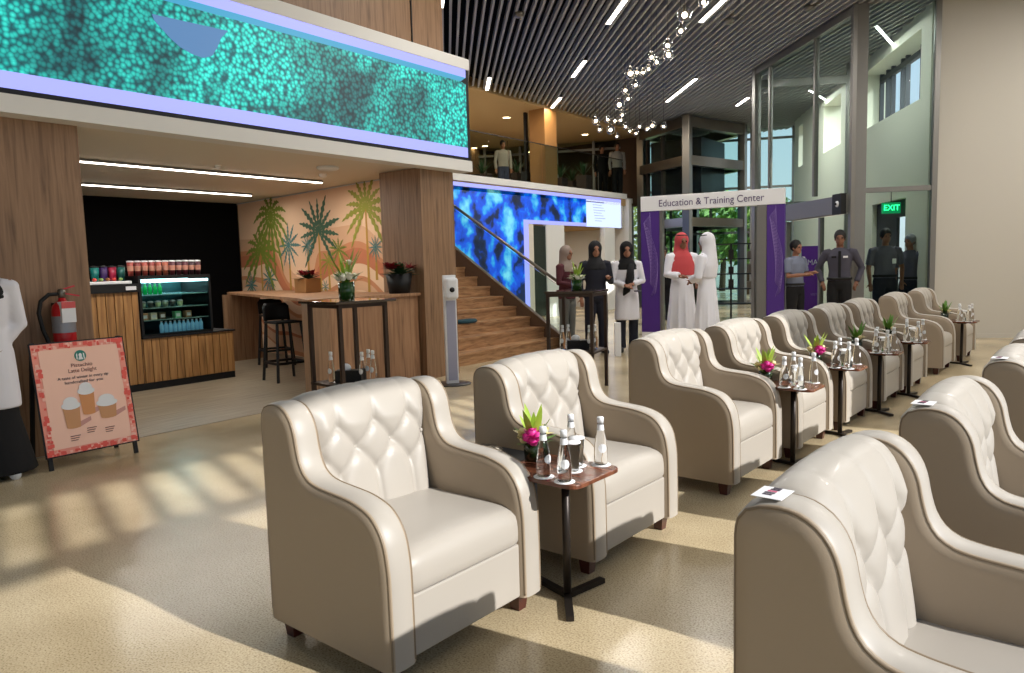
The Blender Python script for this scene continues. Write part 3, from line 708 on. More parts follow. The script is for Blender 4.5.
# ================================================================== A-FRAME, EXTINGUISHER
af = thing('a_frame_sign', 'pink A-frame board advertising iced drinks beside the left pillar', 'sign', (-5.86, 2.43, 0), 0)
W2 = .325
b = MB()
def aft(nm, m, y0, y1, h0, h1, off=0):     # boxes on the leaning board: h runs up the board
    ln = Vector((-.15, 0, .84)).normalized(); nn = Vector((ln.z, 0, -ln.x)); base = Vector((0, 0, .09))
    vs = []
    for o in (off, off+.003):
        for y, h in ((y0, h0), (y1, h0), (y1, h1), (y0, h1)): q = base+ln*h+nn*o; vs.append((q.x, y, q.z))
    return MB().add(vs, [(3, 2, 1, 0), (4, 5, 6, 7), (0, 1, 5, 4), (1, 2, 6, 5), (2, 3, 7, 6), (3, 0, 4, 7)]).build(nm, m, af)
for sx, sgn in ((1, 1), (-1, -1)):
    for y in (-W2+.02, W2-.02):
        MB().beam((-.002 if sx > 0 else -.34, y, 0), (-.165, y, .925), .028, .02).build('leg', M_black, af)
aft('back_board', M_black, -W2-.012, W2+.012, .0, .845, -.004)
aft('poster', mat('poster_coral', (246, 158, 140), .5), -W2, W2, .01, .835, .0)
pf = aft('poster_field', mat('poster_pink', (252, 204, 182), .5), -W2+.045, W2-.045, .055, .79, .003)
b = MB(); rnd = random.Random(5); ln = Vector((-.15, 0, .84)).normalized(); nn = Vector((ln.z, 0, -ln.x)); base = Vector((0, 0, .09))
def bp(y, h, o=.0075): q = base+ln*h+nn*o; return (q.x, y, q.z)
for k in range(120):
    if k % 2: y = rnd.choice((-1, 1))*rnd.uniform(W2-.042, W2-.012); h = rnd.uniform(.015, .82)
    else: y = rnd.uniform(-W2+.01, W2-.01); h = rnd.choice((rnd.uniform(.012, .05), rnd.uniform(.795, .83)))
    s = rnd.uniform(.007, .016); o = .0072+.00002*k
    y = max(-W2+s, min(W2-s, y)); h = max(.01+s, min(.833-s, h))
    b.quad(bp(y-s, h-s, o), bp(y+s, h-s, o), bp(y+s, h+s, o), bp(y-s, h+s, o))
b.build('border_pattern', mat('poster_red', (236, 96, 84), .5), af, recalc=False)
b = MB()
for k in range(0, 90):
    y = rnd.choice((-1, 1))*rnd.uniform(W2-.042, W2-.01) if k % 2 else rnd.uniform(-W2+.01, W2-.01)
    h = rnd.uniform(.015, .82) if k % 2 else rnd.choice((rnd.uniform(.012, .05), rnd.uniform(.795, .83)))
    s = rnd.uniform(.006, .012); o = .0068+.00001*k
    y = max(-W2+s, min(W2-s, y)); h = max(.01+s, min(.833-s, h))
    b.quad(bp(y-s, h-s, o), bp(y+s, h-s, o), bp(y+s, h+s, o), bp(y-s, h+s, o))
b.build('border_pattern', mat('poster_light', (254, 196, 178), .5), af, recalc=False)
def disc(b, y, h, ry, rh, o=.009, n=20, a0=0, a1=2*PI): b.quad(*[bp(y+ry*math.cos(a0+(a1-a0)*i/n), h+rh*math.sin(a0+(a1-a0)*i/n), o) for i in range(n if a1-a0 > 6.2 else n+1)])
b = MB(); disc(b, .0, .725, .042, .042, .0085); em = b.build('round_emblem', mat('emblem_green', (30, 122, 108), .5), pf, recalc=False)
b = MB(); disc(b, 0, .728, .012, .016, .0095); b.quad(bp(-.018, .695, .0095), bp(.018, .695, .0095), bp(.009, .72, .0095), bp(-.009, .72, .0095))
b.quad(bp(-.03, .70, .0095), bp(-.022, .695, .0095), bp(-.02, .745, .0095), bp(-.028, .74, .0095)); b.quad(bp(.022, .695, .0095), bp(.03, .70, .0095), bp(.028, .74, .0095), bp(.02, .745, .0095))
b.build('emblem_figure', M_paper, pf, recalc=False)
tilt = math.atan2(.15, .84)
def atext(s, h, size, wid, m):
    q = base+ln*h+nn*.008; return text('poster_lettering', s, size, m, pf, (q.x, 0, q.z), (PI/2-tilt, 0, PI/2), .0006, wid=wid)
Mbr = mat('poster_brown', (120, 66, 62), .5)
atext('Pistachio', .655, .04, .15, Mbr); atext('Latte Delight', .615, .04, .2, Mbr)
atext('A taste of winter in every sip', .565, .03, .36, M_ink); atext('handcrafted for you', .53, .03, .27, M_ink)
def cup(y, h, w, ht, m, name, shade=.04):
    b = MB(); b.quad(bp(y-w*.4, h, .0092), bp(y+w*.4, h, .0092), bp(y+w*.5, h+ht, .0092), bp(y-w*.5, h+ht, .0092)); disc(b, y, h, w*.4, .012, .0091); b.build('printed_cup', m, af, recalc=False)
    b = MB(); disc(b, y, h+ht, w*.56, .03, .0098); disc(b, y, h+ht+.025, w*.42, .04, .0099); b.build('printed_cream', M_paper, af, recalc=False)
    b = MB(); b.quad(bp(y+w*.3, h-.01, .0083), bp(y+w*.3+.09, h+.03, .0083), bp(y+w*.3+.09, h+.06, .0083), bp(y+w*.3, h+.03, .0083)); b.build('printed_shade', mat('poster_shade', (206, 150, 140), .5), af, recalc=False)
Mc1 = mat('latte_a', (206, 150, 104), .5); Mc2 = mat('latte_b', (214, 146, 92), .5)
cup(-.12, .2, .12, .16, Mc1, 'a'); cup(.0, .285, .11, .17, Mc2, 'b'); cup(.135, .235, .14, .11, Mc1, 'c')
for y, h in ((-.12, .13), (.0, .17), (.13, .15)):
    b = MB()
    for k in range(3): b.quad(bp(y-.035, h-.016*k, .008), bp(y+.035-.01*k, h-.016*k, .008), bp(y+.035-.01*k, h-.016*k+.006, .008), bp(y-.035, h-.016*k+.006, .008))
    b.build('small_print', Mbr, af, recalc=False)
ex = thing('fire_extinguisher', 'red fire extinguisher with paper tag hung on the left pillar', 'fire extinguisher', (-6.27, 2.45, .80))
cyl = MB().lathe([(.02, -.03), (.07, -.02), (.078, 0), (.08, .05), (.08, .34), (.072, .38), (.03, .42), (.022, .45)], n=24).build('cylinder', M_red, ex)
MB().lathe([(.0815, .17), (.0815, .30)], n=24, close=False).build('silver_label', mat('label_silver', (150, 150, 156), .4, .4), cyl)
itg = MB().box(.02, .095, -.045, .055, .25, .41).build('inspection_tag', M_paper, ex)
MB().box(.093, .097, -.045, .055, .36, .41).build('tag_stripe', mat('tag_red', (210, 90, 90), .5), itg)
MB().lathe([(.026, .44), (.03, .5), (.018, .51)], n=14).build('valve', M_steel, ex)
b = MB().beam((0, -.01, .5), (.02, .09, .53), .02, .012); b.beam((0, -.01, .48), (.02, .12, .45), .02, .012); b.build('handle', M_red, ex)
MB().tube([(0, -.02, .47), (0, -.09, .47), (0, -.15, .42), (0, -.17, .33), (0, -.15, .2), (0, -.11, .08), (0, -.1, .02)], .015, 10).build('hose', M_rub, ex)
MB().box(-.13, -.075, -.03, .03, .1, .4).build('wall_bracket', M_black, ex)

# ================================================================== ARMCHAIRS
PROF = [(0, .08), (0, .5), (0, .84), (.006, .876), (.023, .898), (.052, .909), (.09, .914), (.13, .908), (.165, .888), (.192, .855), (.208, .815), (.218, .765), (.232, .715), (.255, .678), (.29, .655), (.34, .644), (.42, .637), (.5, .630), (.56, .617), (.61, .597), (.65, .56), (.675, .515), (.688, .46), (.695, .40), (.698, .2), (.698, .08)]
def resample(P, step):
    # Catmull-Rom smoothing then uniform resample
    out = []
    for i in range(len(P)-1):
        p0 = P[max(i-1, 0)]; p1 = P[i]; p2 = P[i+1]; p3 = P[min(i+2, len(P)-1)]
        d = math.dist(p1, p2); n = max(1, int(d/step))
        def near(a, c):     # keep a far neighbour from bending the curve too much
            q = math.dist(a, c); f = min(1, d/q) if q > 0 else 1
            return (c[0]+(a[0]-c[0])*f, c[1]+(a[1]-c[1])*f)
        p0 = near(p0, p1); p3 = near(p3, p2)
        for j in range(n):
            t = j/n
            out.append(tuple(.5*((2*p1[k])+(-p0[k]+p2[k])*t+(2*p0[k]-5*p1[k]+4*p2[k]-p3[k])*t*t+(-p0[k]+3*p1[k]-3*p2[k]+p3[k])*t**3) for k in (0, 1)) if d < .25 else tuple(p1[k]+(p2[k]-p1[k])*t for k in (0, 1)))
    out.append(P[-1]); return out
SP = resample(PROF, .016)
def inset(P, d):
    n = len(P); out = []
    for i in range(n):
        a = Vector(P[max(i-1, 0)]); b = Vector(P[min(i+1, n-1)]); t = (b-a).normalized(); nn = Vector((t.y, -t.x))
        q = Vector(P[i])+nn*d
        if d > 0: q.x = max(d, min(.698-d, q.x)); q.y = min(q.y, .915-d if d < .02 else .904-d)
        if i == 0 or i == n-1: q.y = P[i][1]
        out.append((q.x, max(q.y, .08)))
    return out
WC, AW = .80, .11
def side_panel(v0, v1, outer):    # outer = -1: outward face at v0, +1: outward face at v1
    b = MB(); rings = []
    for v, d in ((v0, .042), (v0, .034), (v0+(.0), .022), (v0, .010), (v0+.004, .003), (v0+.014, 0), ((v0+v1)/2, -.003), (v1-.014, 0), (v1-.004, .003), (v1, .010), (v1, .022), (v1, .034), (v1, .042)):
        bulge = .007 if d > .03 else (.005 if d == .022 else 0)
        vv = v - bulge if v == v0 else (v + bulge if v == v1 else v)
        rings.append((inset(SP, d), vv))
    n = len(SP); vs = []
    for P, v in rings: vs += [(p[0], v, p[1]) for p in P]
    fs = [(r*n+i, r*n+i+1, (r+1)*n+i+1, (r+1)*n+i) for r in range(len(rings)-1) for i in range(n-1)]
    b.add(vs, fs, True)
    m = len(rings)-1
    for o_ in (0, m*n):
        Q = [vs[o_+i] for i in range(n) if not (vs[o_+i][0] < .0425 and vs[o_+i][2] > .8605)]
        b.add(Q, [tuple(range(len(Q)))], False)
    b.add([vs[r*n] for r in range(m+1)]+[vs[r*n+n-1] for r in range(m+1)], [tuple(range(m+1))+tuple(range(2*m+1, m, -1))], False)
    return b
def piping(v):
    return MB().tube([(p[0]+0, v, p[1]) for p in inset(SP, .0045)][2:-1:1], .0048, 6)
BT = []
for r, z in enumerate((.80, .70, .60)):
    ys = (.22, .40, .58) if r % 2 == 0 else (.13, .31, .49, .67)
    for y in ys: BT.append((y, z))
SEG = []
for (y, z) in BT:
    for (y2, z2) in BT:
        if z2 < z and abs(z-z2) < .13 and abs(y-y2) < .1: SEG.append(((y, z), (y2, z2)))
for y in (.22, .40, .58): SEG.append(((y, .80), (y, .97))); SEG.append(((y, .60), (y, .45)))
for y in (.13, .67): SEG.append(((y, .70), (y+(.0), .70)))
def segd(p, a, b):
    ax, az = a; bx_, bz_ = b; dx, dz = bx_-ax, bz_-az; L2 = dx*dx+dz*dz
    t = 0 if L2 == 0 else max(0, min(1, ((p[0]-ax)*dx+(p[1]-az)*dz)/L2)); return math.hypot(p[0]-ax-dx*t, p[1]-az-dz*t)
def tuft(y, z):
    d = min(segd((y, z), a, b) for a, b in SEG); db = min(math.hypot(y-a, z-c) for a, c in BT)
    return .022*(1-math.exp(-d/.014)) + .02*(1-math.exp(-db/.03))
BACK = [(.0, .1), (.0, .5), (.0, .86), (.006, .897), (.02, .918), (.05, .93), (.09, .93), (.125, .915), (.148, .885), (.155, .85), (.156, .80), (.155, .72), (.16, .64), (.17, .55), (.18, .46), (.185, .38)]
BS = resample(BACK, .012)
def chair():
    t = thing('tufted_armchair', 'x', 'armchair', group='cream tufted armchairs')
    arms = [side_panel(0, AW, -1).build('arm', M_leather_shade, t), side_panel(WC-AW, WC, 1).build('arm', M_leather_shade, t)]
    # the facing band between the pipings
    for ai, v0 in enumerate((0, WC-AW)):
        n = len(SP); b = MB(); P = inset(SP, -.0035); Q = inset(SP, .001)
        vs = []
        for pp, v in ((Q, v0+.012), (P, v0+.02), (inset(SP, -.006), v0+AW/2), (P, v0+AW-.02), (Q, v0+AW-.012)): vs += [(p[0], v, p[1]) for p in pp]
        b.add(vs, [(r*n+i, r*n+i+1, (r+1)*n+i+1, (r+1)*n+i) for r in range(4) for i in range(n-1)], True); b.build('arm_band', M_leather, arms[ai])
        for v in (v0+.006, v0+AW-.006): piping(v).build('piping', M_piping, arms[ai])
    n = len(BS)-1
    crown = lambda v: .018*math.sin(PI*v)**.6 if 0 < v < 1 else 0
    # outward normal of the profile points away from the cushion core
    def fb2(u, v):
        i = min(int(round(u*n)), n); x, z = BS[i]; y = .105+.59*v
        a = BS[max(i-1, 0)]; c = BS[min(i+1, n)]; tx, tz = c[0]-a[0], c[1]-a[1]; L = math.hypot(tx, tz) or 1; nx, nz = -tz/L, tx/L
        if abs(x) < .001: nx, nz = -1, 0
        edge = min(1, min(v, 1-v)*10)**.5
        w = min(1, max(0, (x-.01)/.05)) if z > .3 else 0
        d = (tuft(y, z if x > .11 else max(z, .86)) * edge - .03*(1-edge))*w
        top = max(0, min(1, (z-.80)/.1)); d = d*(1-.8*top); zz = z - .017*top + (crown(v)*min(1, (z-.86)/.05) if z > .86 else 0)
        return (x+nx*d, y, zz+nz*d)
    tb = MB().grid(fb2, n, 56).build('tufted_back', M_leather, t)
    b = MB()
    for y, z in BT: b.ball((.161 if z < .65 else .158, y, z), .009, (.6, 1, 1), 8, 6)
    b.build('back_buttons', M_leather, tb)
    # seat cushion and front apron
    CS = [(.17, .31), (.17, .44), (.3, .452), (.5, .452), (.6, .448), (.65, .436), (.675, .412), (.684, .37), (.684, .315), (.676, .302), (.6, .302)]
    CR = resample(CS, .02); nc = len(CR)-1
    def fc(u, v):
        p = CR[min(int(round(u*nc)), nc)]; e = min(1, min(v, 1-v)*12)**.5
        return (p[0]-.012*(1-e)*(p[0] > .6), .108+.584*v, p[1]+(.012*math.sin(PI*v)-.008*(1-e))*(p[1] > .43))
    MB().grid(fc, nc, 24).build('seat_cushion', M_leather, t)
    MB().box(.02, .676, .105, .695, .082, .300).build('seat_base', M_leather, t, bevel=.008)
    MB().box(.0, .03, .1, .7, .082, .45).build('rear_panel', M_leather_shade, t)
    for x, y in ((.62, .06), (.62, .74), (.06, .06), (.06, .74)):
        b = MB(); w0, w1 = .022, .032
        vs = [(x+sx*w0, y+sy*w0, 0) for sx, sy in ((-1, -1), (1, -1), (1, 1), (-1, 1))]+[(x+sx*w1, y+sy*w1, .085) for sx, sy in ((-1, -1), (1, -1), (1, 1), (-1, 1))]
        b.add(vs, [(3, 2, 1, 0), (4, 5, 6, 7)]+[(i, (i+1) % 4, 4+(i+1) % 4, 4+i) for i in range(4)]); b.build('leg', M_mahog, t)
    return t
TH = -.041
uu = Vector((math.cos(TH), math.sin(TH))); vv_ = Vector((-uu.y, uu.x))
proto = chair()
LY = [1.561, 2.704, 4.117, 5.144, 6.18, 7.247, 8.212, 9.67, 11.002]
first = True
LCH = []
for i, y in enumerate(LY):
    FL = Vector((-1.832+.068*y, y)); BL = FL-uu*.69
    lab = ['nearest cream tufted armchair, its full left side in view', 'cream tufted armchair just beyond the nearest side table',
           'cream tufted armchair after the gap, left of the pink flower table', 'cream tufted armchair directly right of the pink flower table'][i] if i < 4 else '%s cream tufted armchair from the front in the left row' % ORD[i]
    if i == 8: lab = 'farthest cream tufted armchair of the left row, by the end wall'
    if first: o = proto; o.location = (BL.x, BL.y, 0); o.rotation_euler.z = TH; o['label'] = lab; first = False
    else: o = dup(proto, (BL.x, BL.y, 0), TH, lab)
    LCH.append(BL)
RY = []
for i, (px, py) in enumerate(((733, 501), (899, 407.5), (982.4, 361), (1008.4, 338.6))):
    p = onz(px, py, .91)
    o = dup(proto, (p.x, p.y, 0), TH, ['nearest right-row armchair with paper tag, cut off by the picture corner', 'second right-row cream armchair, paper tag on its left shoulder', 'third right-row cream armchair seen from behind at the frame edge', 'farthest right-row cream armchair, just its back top in frame'][i]); RY.append(p)
for i, p in enumerate(RY[:3]):
    t = thing('paper_seat_tag', 'white paper tag lying on the shoulder of the %s right-row armchair' % ORD[i], 'tag', (p.x+.062, p.y+.055, .9222), TH, 'paper tags on the right row')
    MB().box(-.031, .031, -.038, .038, -.0005, .0008).build('paper', M_paper, t)
    for j, (x0, x1, y, m) in enumerate(((-.02, -.004, -.02, 0), (-.02, -.002, -.008, 0), (-.018, -.002, .004, 1), (-.016, 0, .016, 0), (-.014, 0, .027, 0))):
        MB().box(x0+.005, x1+.008, y, y+.009, .001, .0014).build('printed_mark', mat('tag_ink_red', (190, 70, 110), .5) if m else M_ink, t)

# ================================================================== SIDE TABLES
def rrect(x0, x1, y0, y1, r, n=5):
    P = []
    for cx, cy, a in ((x1-r, y1-r, 0), (x0+r, y1-r, PI/2), (x0+r, y0+r, PI), (x1-r, y0+r, 1.5*PI)):
        for i in range(n+1): P.append((cx+r*math.cos(a+PI/2*i/n), cy+r*math.sin(a+PI/2*i/n)))
    return P
def side_table():
    t = thing('side_table', 'x', 'side table', group='small wooden side tables')
    MB().prism(rrect(-.24, .17, -.17, .17, .045), .532, .55).build('table_top', M_table, t, bevel=.003)
    MB().box(-.05, .05, -.05, .05, .515, .532).build('mount_plate', M_darkmetal, t)
    MB().tube([(0, 0, .02), (0, 0, .52)], .017, 14).build('column', M_darkmetal, t)
    for a in (80, 165, -52):
        r = math.radians(a); MB().beam((0, 0, .012), (.215*math.cos(r), .215*math.sin(r), .012), .032, .02).build('foot', M_darkmetal, t)
    return t
def low_table():
    t = thing('low_black_table', 'x', 'table', group='low black tables behind side tables')
    MB().prism(rrect(-.18, .18, -.165, .165, .02), .525, .545).build('table_top', M_black, t, bevel=.003)
    for sx in (-1, 1):
        for sy in (-1, 1): MB().box(sx*.15-.012, sx*.15+.012, sy*.14-.012, sy*.14+.012, 0, .525).build('leg', M_black, t)
    return t
# bottle, glass, coaster, flowers
def bottle_proto():
    t = thing('water_bottle', 'x', 'bottle')
    MB().lathe([(.024, .001), (.0285, .006), (.0295, .02), (.0285, .07), (.0235, .11), (.0155, .145), (.0125, .165), (.0125, .182)], n=20).build('bottle_glass', M_glass, t)
    MB().lathe([(.014, .178), (.0145, .2), (.012, .204)], n=16).build('cap', mat('white_cap', (226, 228, 230), .4), t)
    MB().lathe([(.0158, .148), (.0132, .172)], n=16, close=False).build('neck_label', MATS['white_cap'], t)
    b = MB(); R = .0298
    c = [(R, 0, .075)]+[(R*math.cos(.62*math.cos(a)), R*math.sin(.62*math.cos(a)), .075+.019*math.sin(a)) for a in [2*PI*i/16 for i in range(16)]]
    b.add(c, [(0, 1+i, 1+(i+1) % 16) for i in range(16)]); b.build('round_label', MATS['white_cap'], t, recalc=False)
    return t
def glass_proto():
    t = thing('drinking_glass', 'x', 'glass')
    MB().lathe([(.026, .001), (.033, .115)], n=20).build('tumbler_glass', mat('tumbler_clear', (250, 252, 252), .02, trans=1, ior=1.08), t)
    MB().lathe([(.036, .116), (.036, .121), (.01, .122)], n=20).build('paper_cover', M_paper, t)
    return t
def flower_proto(kind):
    t = thing('flower_vase', 'x', 'flowers')
    if kind == 'green': 
        MB().lathe([(.07, .001), (.075, .16), (.072, .16), (.068, .01)], n=20).build('vase', mat('leaf_wrapped_glass', (32, 72, 20), .15, coat=.5), t)
    else: MB().lathe([(.042, .001), (.047, .085), (.044, .085), (.04, .01)], n=20).build('vase', mat('dark_vase', (26, 40, 18), .15, coat=.5), t)
    h = .16 if kind == 'green' else .08
    k = 1.7 if kind == 'green' else 1
    leafy(MB(), (0, 0, h-.02), 9, .2*k, .034, .5, 1, 5, .2).build('long_leaves', M_lime if kind != 'dark' else M_green, t, recalc=False)
    leafy(MB(), (0, 0, h-.02), 14, .12*k, .03, 1.1, .8, 8).build('leaves', M_green if kind != 'dark' else M_dkgreen, t, recalc=False)
    def blooms(nm, m, spots, r):
        b = MB()
        for x, y, z in spots:
            leafy(b, (x*k, y*k, h+z+.01), 9, r*1.6, r*1.1, 1.3, .9, int(abs(x*1000))+3); b.ball((x*k, y*k, h+z+.02), r*.8, n=8, m=6)
        b.build(nm, m, t, recalc=False)
    if kind == 'pink':
        blooms('magenta_orchid', M_pink, [(.045, .02, .03), (.04, .045, .015), (.055, .0, .012), (.05, .03, -.002)], .028)
        blooms('cream_roses', M_cream, [(.02, -.045, .02), (.0, .05, .03), (-.03, 0, .03), (.045, -.02, .0)], .026)
    elif kind == 'dark':
        blooms('cream_roses', M_cream, [(.03, -.03, .015), (.02, .045, .015), (-.02, .0, .02)], .024)
    else:
        blooms('white_roses', M_petal, [(.03, -.03, .03), (.035, .03, .03), (.0, .0, .05), (-.03, .02, .03), (.0, -.045, .02), (.0, .045, .02), (-.03, -.03, .02)], .04)
        blooms('lily', M_petal, [(.01, .03, .16)], .03)
    return t
pB = bottle_proto(); pG = glass_proto(); fl_p = {k: flower_proto(k) for k in ('pink', 'dark', 'green')}
used = set()
def place(proto_, loc, rz, lab, grp):
    if proto_.name not in used:
        used.add(proto_.name); proto_.location = loc; proto_.rotation_euler.z = rz; proto_['label'] = lab
        if grp: proto_['group'] = grp
        return proto_
    return dup(proto_, loc, rz, lab, grp)
coast = MB().lathe([(.042, 0), (.042, .0012)], n=20).mesh('coaster'); coast.materials.append(M_paper)
def coaster(x, y, z, lab, grp):
    o = bpy.data.objects.new('paper_coaster', coast); COL.objects.link(o); o.location = (x, y, z); tag(o, lab, 'coaster', grp)
pT = side_table(); pL = low_table()
tabs = [(-1.65, 2.497, 'between the nearest two armchairs', 'pink'), (-1.47, 5.01, 'after the first gap in the row', 'pink'), (-1.42, 6.06, 'second after the gap', 'pink'), (-1.345, 7.12, 'third after the gap', 'dark'), (-1.27, 8.12, 'fourth after the gap', 'dark'), (-1.10, 10.75, 'nearest the end wall', 'dark')]
nmt = ['the nearest side table', 'the second side table', 'the third side table', 'the fourth side table', 'the fifth side table', 'the farthest side table']
# bottle and glass spots in table-local metres (x to the front, y along the row)
spots = [('b', .09, -.14), ('b', -.01, -.125), ('b', .08, .145), ('b', -.05, .12), ('g', .03, .0), ('g', .0, .075)]
for i, (x, y, w, fk) in enumerate(tabs):
    z = .55
    pt_ = place(pT, (x, y, 0), TH, 'small wooden side table with dark metal column, %s' % w, 'small wooden side tables')
    pl_ = place(pL, (x-.43, y+.02, 0), TH, 'low black table behind %s' % nmt[i], 'low black tables behind side tables')
    if i in (2, 3, 4): pt_.scale.y = .72; pl_.scale.y = .5
    if i == 1: pl_.scale.y = .64; pt_.scale.y = .85
    R2 = Matrix.Rotation(TH, 2)
    nb = 0; ng = 0
    for j, (kd, dx, dy) in enumerate(spots):
        q = R2 @ Vector((dx+random.uniform(-.008, .008), dy+random.uniform(-.006, .006)))
        px, py = x+q.x, y+q.y
        pos = {0: 'front left', 1: 'rear left', 2: 'front right', 3: 'rear right', 4: 'in the middle', 5: 'middle right'}[j]
        coaster(px, py, z+.0004, 'round white coaster on %s, %s' % (nmt[i], pos), 'coasters on the side tables')
        if kd == 'b': place(pB, (px, py, z+.0018), random.uniform(-1.2, .1), 'clear water bottle on %s, %s' % (nmt[i], pos), 'water bottles on the side tables')
        else: place(pG, (px, py, z+.0018), 0, 'covered drinking glass on %s, %s' % (nmt[i], pos), 'covered glasses on the side tables')
    q = R2 @ Vector((-.20, .03 if i else .05))
    place(fl_p[fk], (x+q.x, y+q.y, z+.001), -1.4+random.uniform(-.2, .2) if fk == 'pink' else random.uniform(0, 1), ('vase of magenta orchid and lime leaves on %s' if fk == 'pink' else 'vase of cream roses and green leaves on %s') % nmt[i], 'flower vases on the side tables')
    if i < 2:
        q = R2 @ Vector((-.42, .0))
        t = thing('silver_dish', 'silver covered dish on the low black table behind %s' % nmt[i], 'dish', (x+q.x, y+q.y, .546))
        MB().lathe([(.07, 0), (.085, .008), (.08, .012)], n=24).build('plate', M_steel, t); MB().lathe([(.07, .012), (.062, .035), (.03, .05), (.006, .054)], n=24).build('lid', M_steel, t)

# ================================================================== HIGH TABLES
def high_table(px, depth, rz, lab, side, top, hh, sh):
    c = at(px, 300, depth); t = thing('high_table', lab, 'high table', (c.x, c.y, 0), rz)
    s = side/2; T = top/2
    MB().box(-T, T, -T, T, hh-.022, hh).build('glass_top', mat('dark_glass_top', (70, 58, 48), .08, coat=.6), t, bevel=.003)
    for sx in (-1, 1):
        for sy in (-1, 1): MB().box(sx*s-.017, sx*s+.017, sy*s-.017, sy*s+.017, 0, hh-.022).build('leg', M_bronze, t)
    b = MB()
    for a in (-1, 1): b.box(-s, s, a*s-.018, a*s+.018, hh-.06, hh-.024); b.box(a*s-.018, a*s+.018, -s, s, hh-.06, hh-.024)
    b.build('top_frame', M_bronze, t)
    MB().box(-s-.02, s+.02, -s-.02, s+.02, sh-.02, sh).build('lower_shelf', M_bronze, t)
    return c
vd = lambda px: math.atan2(ray(px, 270).y, ray(px, 270).x)
c1 = high_table(347, 6.7, vd(347)+PI/4-.2, 'dark framed high table in front of the wooden bar', .48, .63, 1.125, .38)
c2 = high_table(577, 8.2, vd(577)+PI/4+.45, 'dark framed high table near the stairs and standing women', .5, .56, 1.1, .44)
place(fl_p['green'], (c1.x, c1.y, 1.1255), .5, 'white roses and lily in green vase on the high bar-side table', 'large flower vases')
place(fl_p['green'], (c2.x, c2.y, 1.1005), 1.5, 'flowers in green glass vase on the high table by the stairs', 'large flower vases').scale = (.8, .8, .7)
def shelf_items(c, z, nm, offs):
    rx = RT.xy.normalized(); fx = fwd.xy.normalized()
    for j, (a, d) in enumerate(offs):
        q = c.xy+rx*a+fx*d
        dup(pB, (q.x, q.y, z+.001), -1.2, 'water bottle on lower shelf of %s, %s from left' % (nm, ORD[j]), 'water bottles on the high table shelves').scale = (1.15, 1.15, 1.35)
    q = c.xy-fx*.05
    t = thing('tissue_box', 'black tissue box on the lower shelf of the %s' % nm, 'tissue box', (q.x, q.y, z), vd(500)+PI/2)
    MB().box(-.12, .12, -.06, .06, 0, .11).build('box', M_black, t, bevel=.006); MB().ball((.03, 0, .13), .05, (1, .6, .8), 10, 8).build('tissue', M_paper, t)
shelf_items(c1, .38, 'high table by the bar', [(-.17, -.02), (.13, -.1), (.21, .0), (.15, .1)])
shelf_items(c2, .44, 'high table by the stairs', [(-.17, 0), (-.1, .07), (.12, -.1), (.19, .0)])

# ================================================================== SIGN ARCH
SG = Vector((.979, .204)).normalized()
g0 = onz(645, 338, 0); g0 = Vector((g0.x, g0.y))
def sgp(px, py): p = onl(px, py, g0, SG); return (Vector((p.x, p.y))-g0).dot(SG), p.z
sa = thing('sign_arch', 'white and purple arch sign reading Education & Training Center', 'sign', (g0.x, g0.y, 0), math.atan2(SG.y, SG.x))
sR, zT = sgp(785, 190.2); sL, zT0 = sgp(642.6, 195.3); _, zB = sgp(642.6, 212); zT = (zT+zT0)/2
wl, _ = sgp(661, 300); wr, _ = sgp(767, 300); sR = sgp(784.5, 300)[0]; sL = sgp(643, 300)[0]
hp = MB().box(sL-.0, sR+.0, -.1, .06, zB, zT).build('header_panel', M_paper, sa, bevel=.004)
MB().box(sL, wl, -.09, .09, .12, zB).build('side_panel', M_purple, sa); MB().box(wr, sR, -.09, .09, .12, zB).build('side_panel', M_purple, sa)
MB().box(sL, wl, -.095, .095, 0, .12).build('panel_foot', M_paper, sa); MB().box(wr, sR, -.095, .095, 0, .12).build('panel_foot', M_paper, sa)
MB().box(wl+.005, wl+.05, -.08, .08, 0, zB).build('side_edge', M_alu, sa); MB().box(wr-.16, wr-.005, -.1, .1, 0, zB).build('side_edge', M_alu, sa)
text('sign_lettering', 'Education & Training Center', .17, mat('sign_violet', (78, 64, 106), .5), hp, ((sL+sR)/2+.0, -.103, (zB+zT)/2-.01), (PI/2, 0, 0), .002, wid=(sR-sL)*.73)
for a, c in ((sL, wl), (wr, sR)):
    b = MB(); w = c-a
    for k in range(14):
        ph = k*.22
        P = [(a+w*(.5+.42*math.sin(1.1*u*PI+ph)*math.cos(.45*k*.3)), -.093, .75+1.25*u+.02*k) for u in [i/18 for i in range(19)]]
        b.tube(P, .0022, 4)
    b.build('wave_lines', M_violet, sa)
# purple banner stand behind the guards
p = at(812, 300, 15.3)
bn = thing('banner_stand', 'purple roll-up banner with white words between two guards', 'banner', (p.x, p.y, 0), YAW+math.radians(8))
MB().box(-.24, .24, -.01, .01, .05, 1.62).build('banner_cloth', mat('banner_violet', (100, 44, 150), .5), bn); MB().box(-.26, .26, -.06, .06, 0, .05).build('banner_base', M_alu, bn)
text('banner_lettering', 'IMAA', .16, M_paper, bn, (.03, -.013, 1.28), (PI/2, 0, 0), .001); text('banner_lettering', 'VISIT', .07, M_violet, bn, (.03, -.013, .62), (PI/2, 0, 0), .001)
# white standing board beside high table
p = onz(618, 356, 0)
t = thing('white_floor_box', 'narrow white upright box on the floor beside the two women', 'box', (p.x, p.y, 0), .6)
MB().box(-.045, .045, -.045, .045, 0, .5).build('box', M_paper, t, bevel=.004)
MB().box(.046, .048, -.03, .03, .3, .4).build('printed_patch', M_greyc, t)

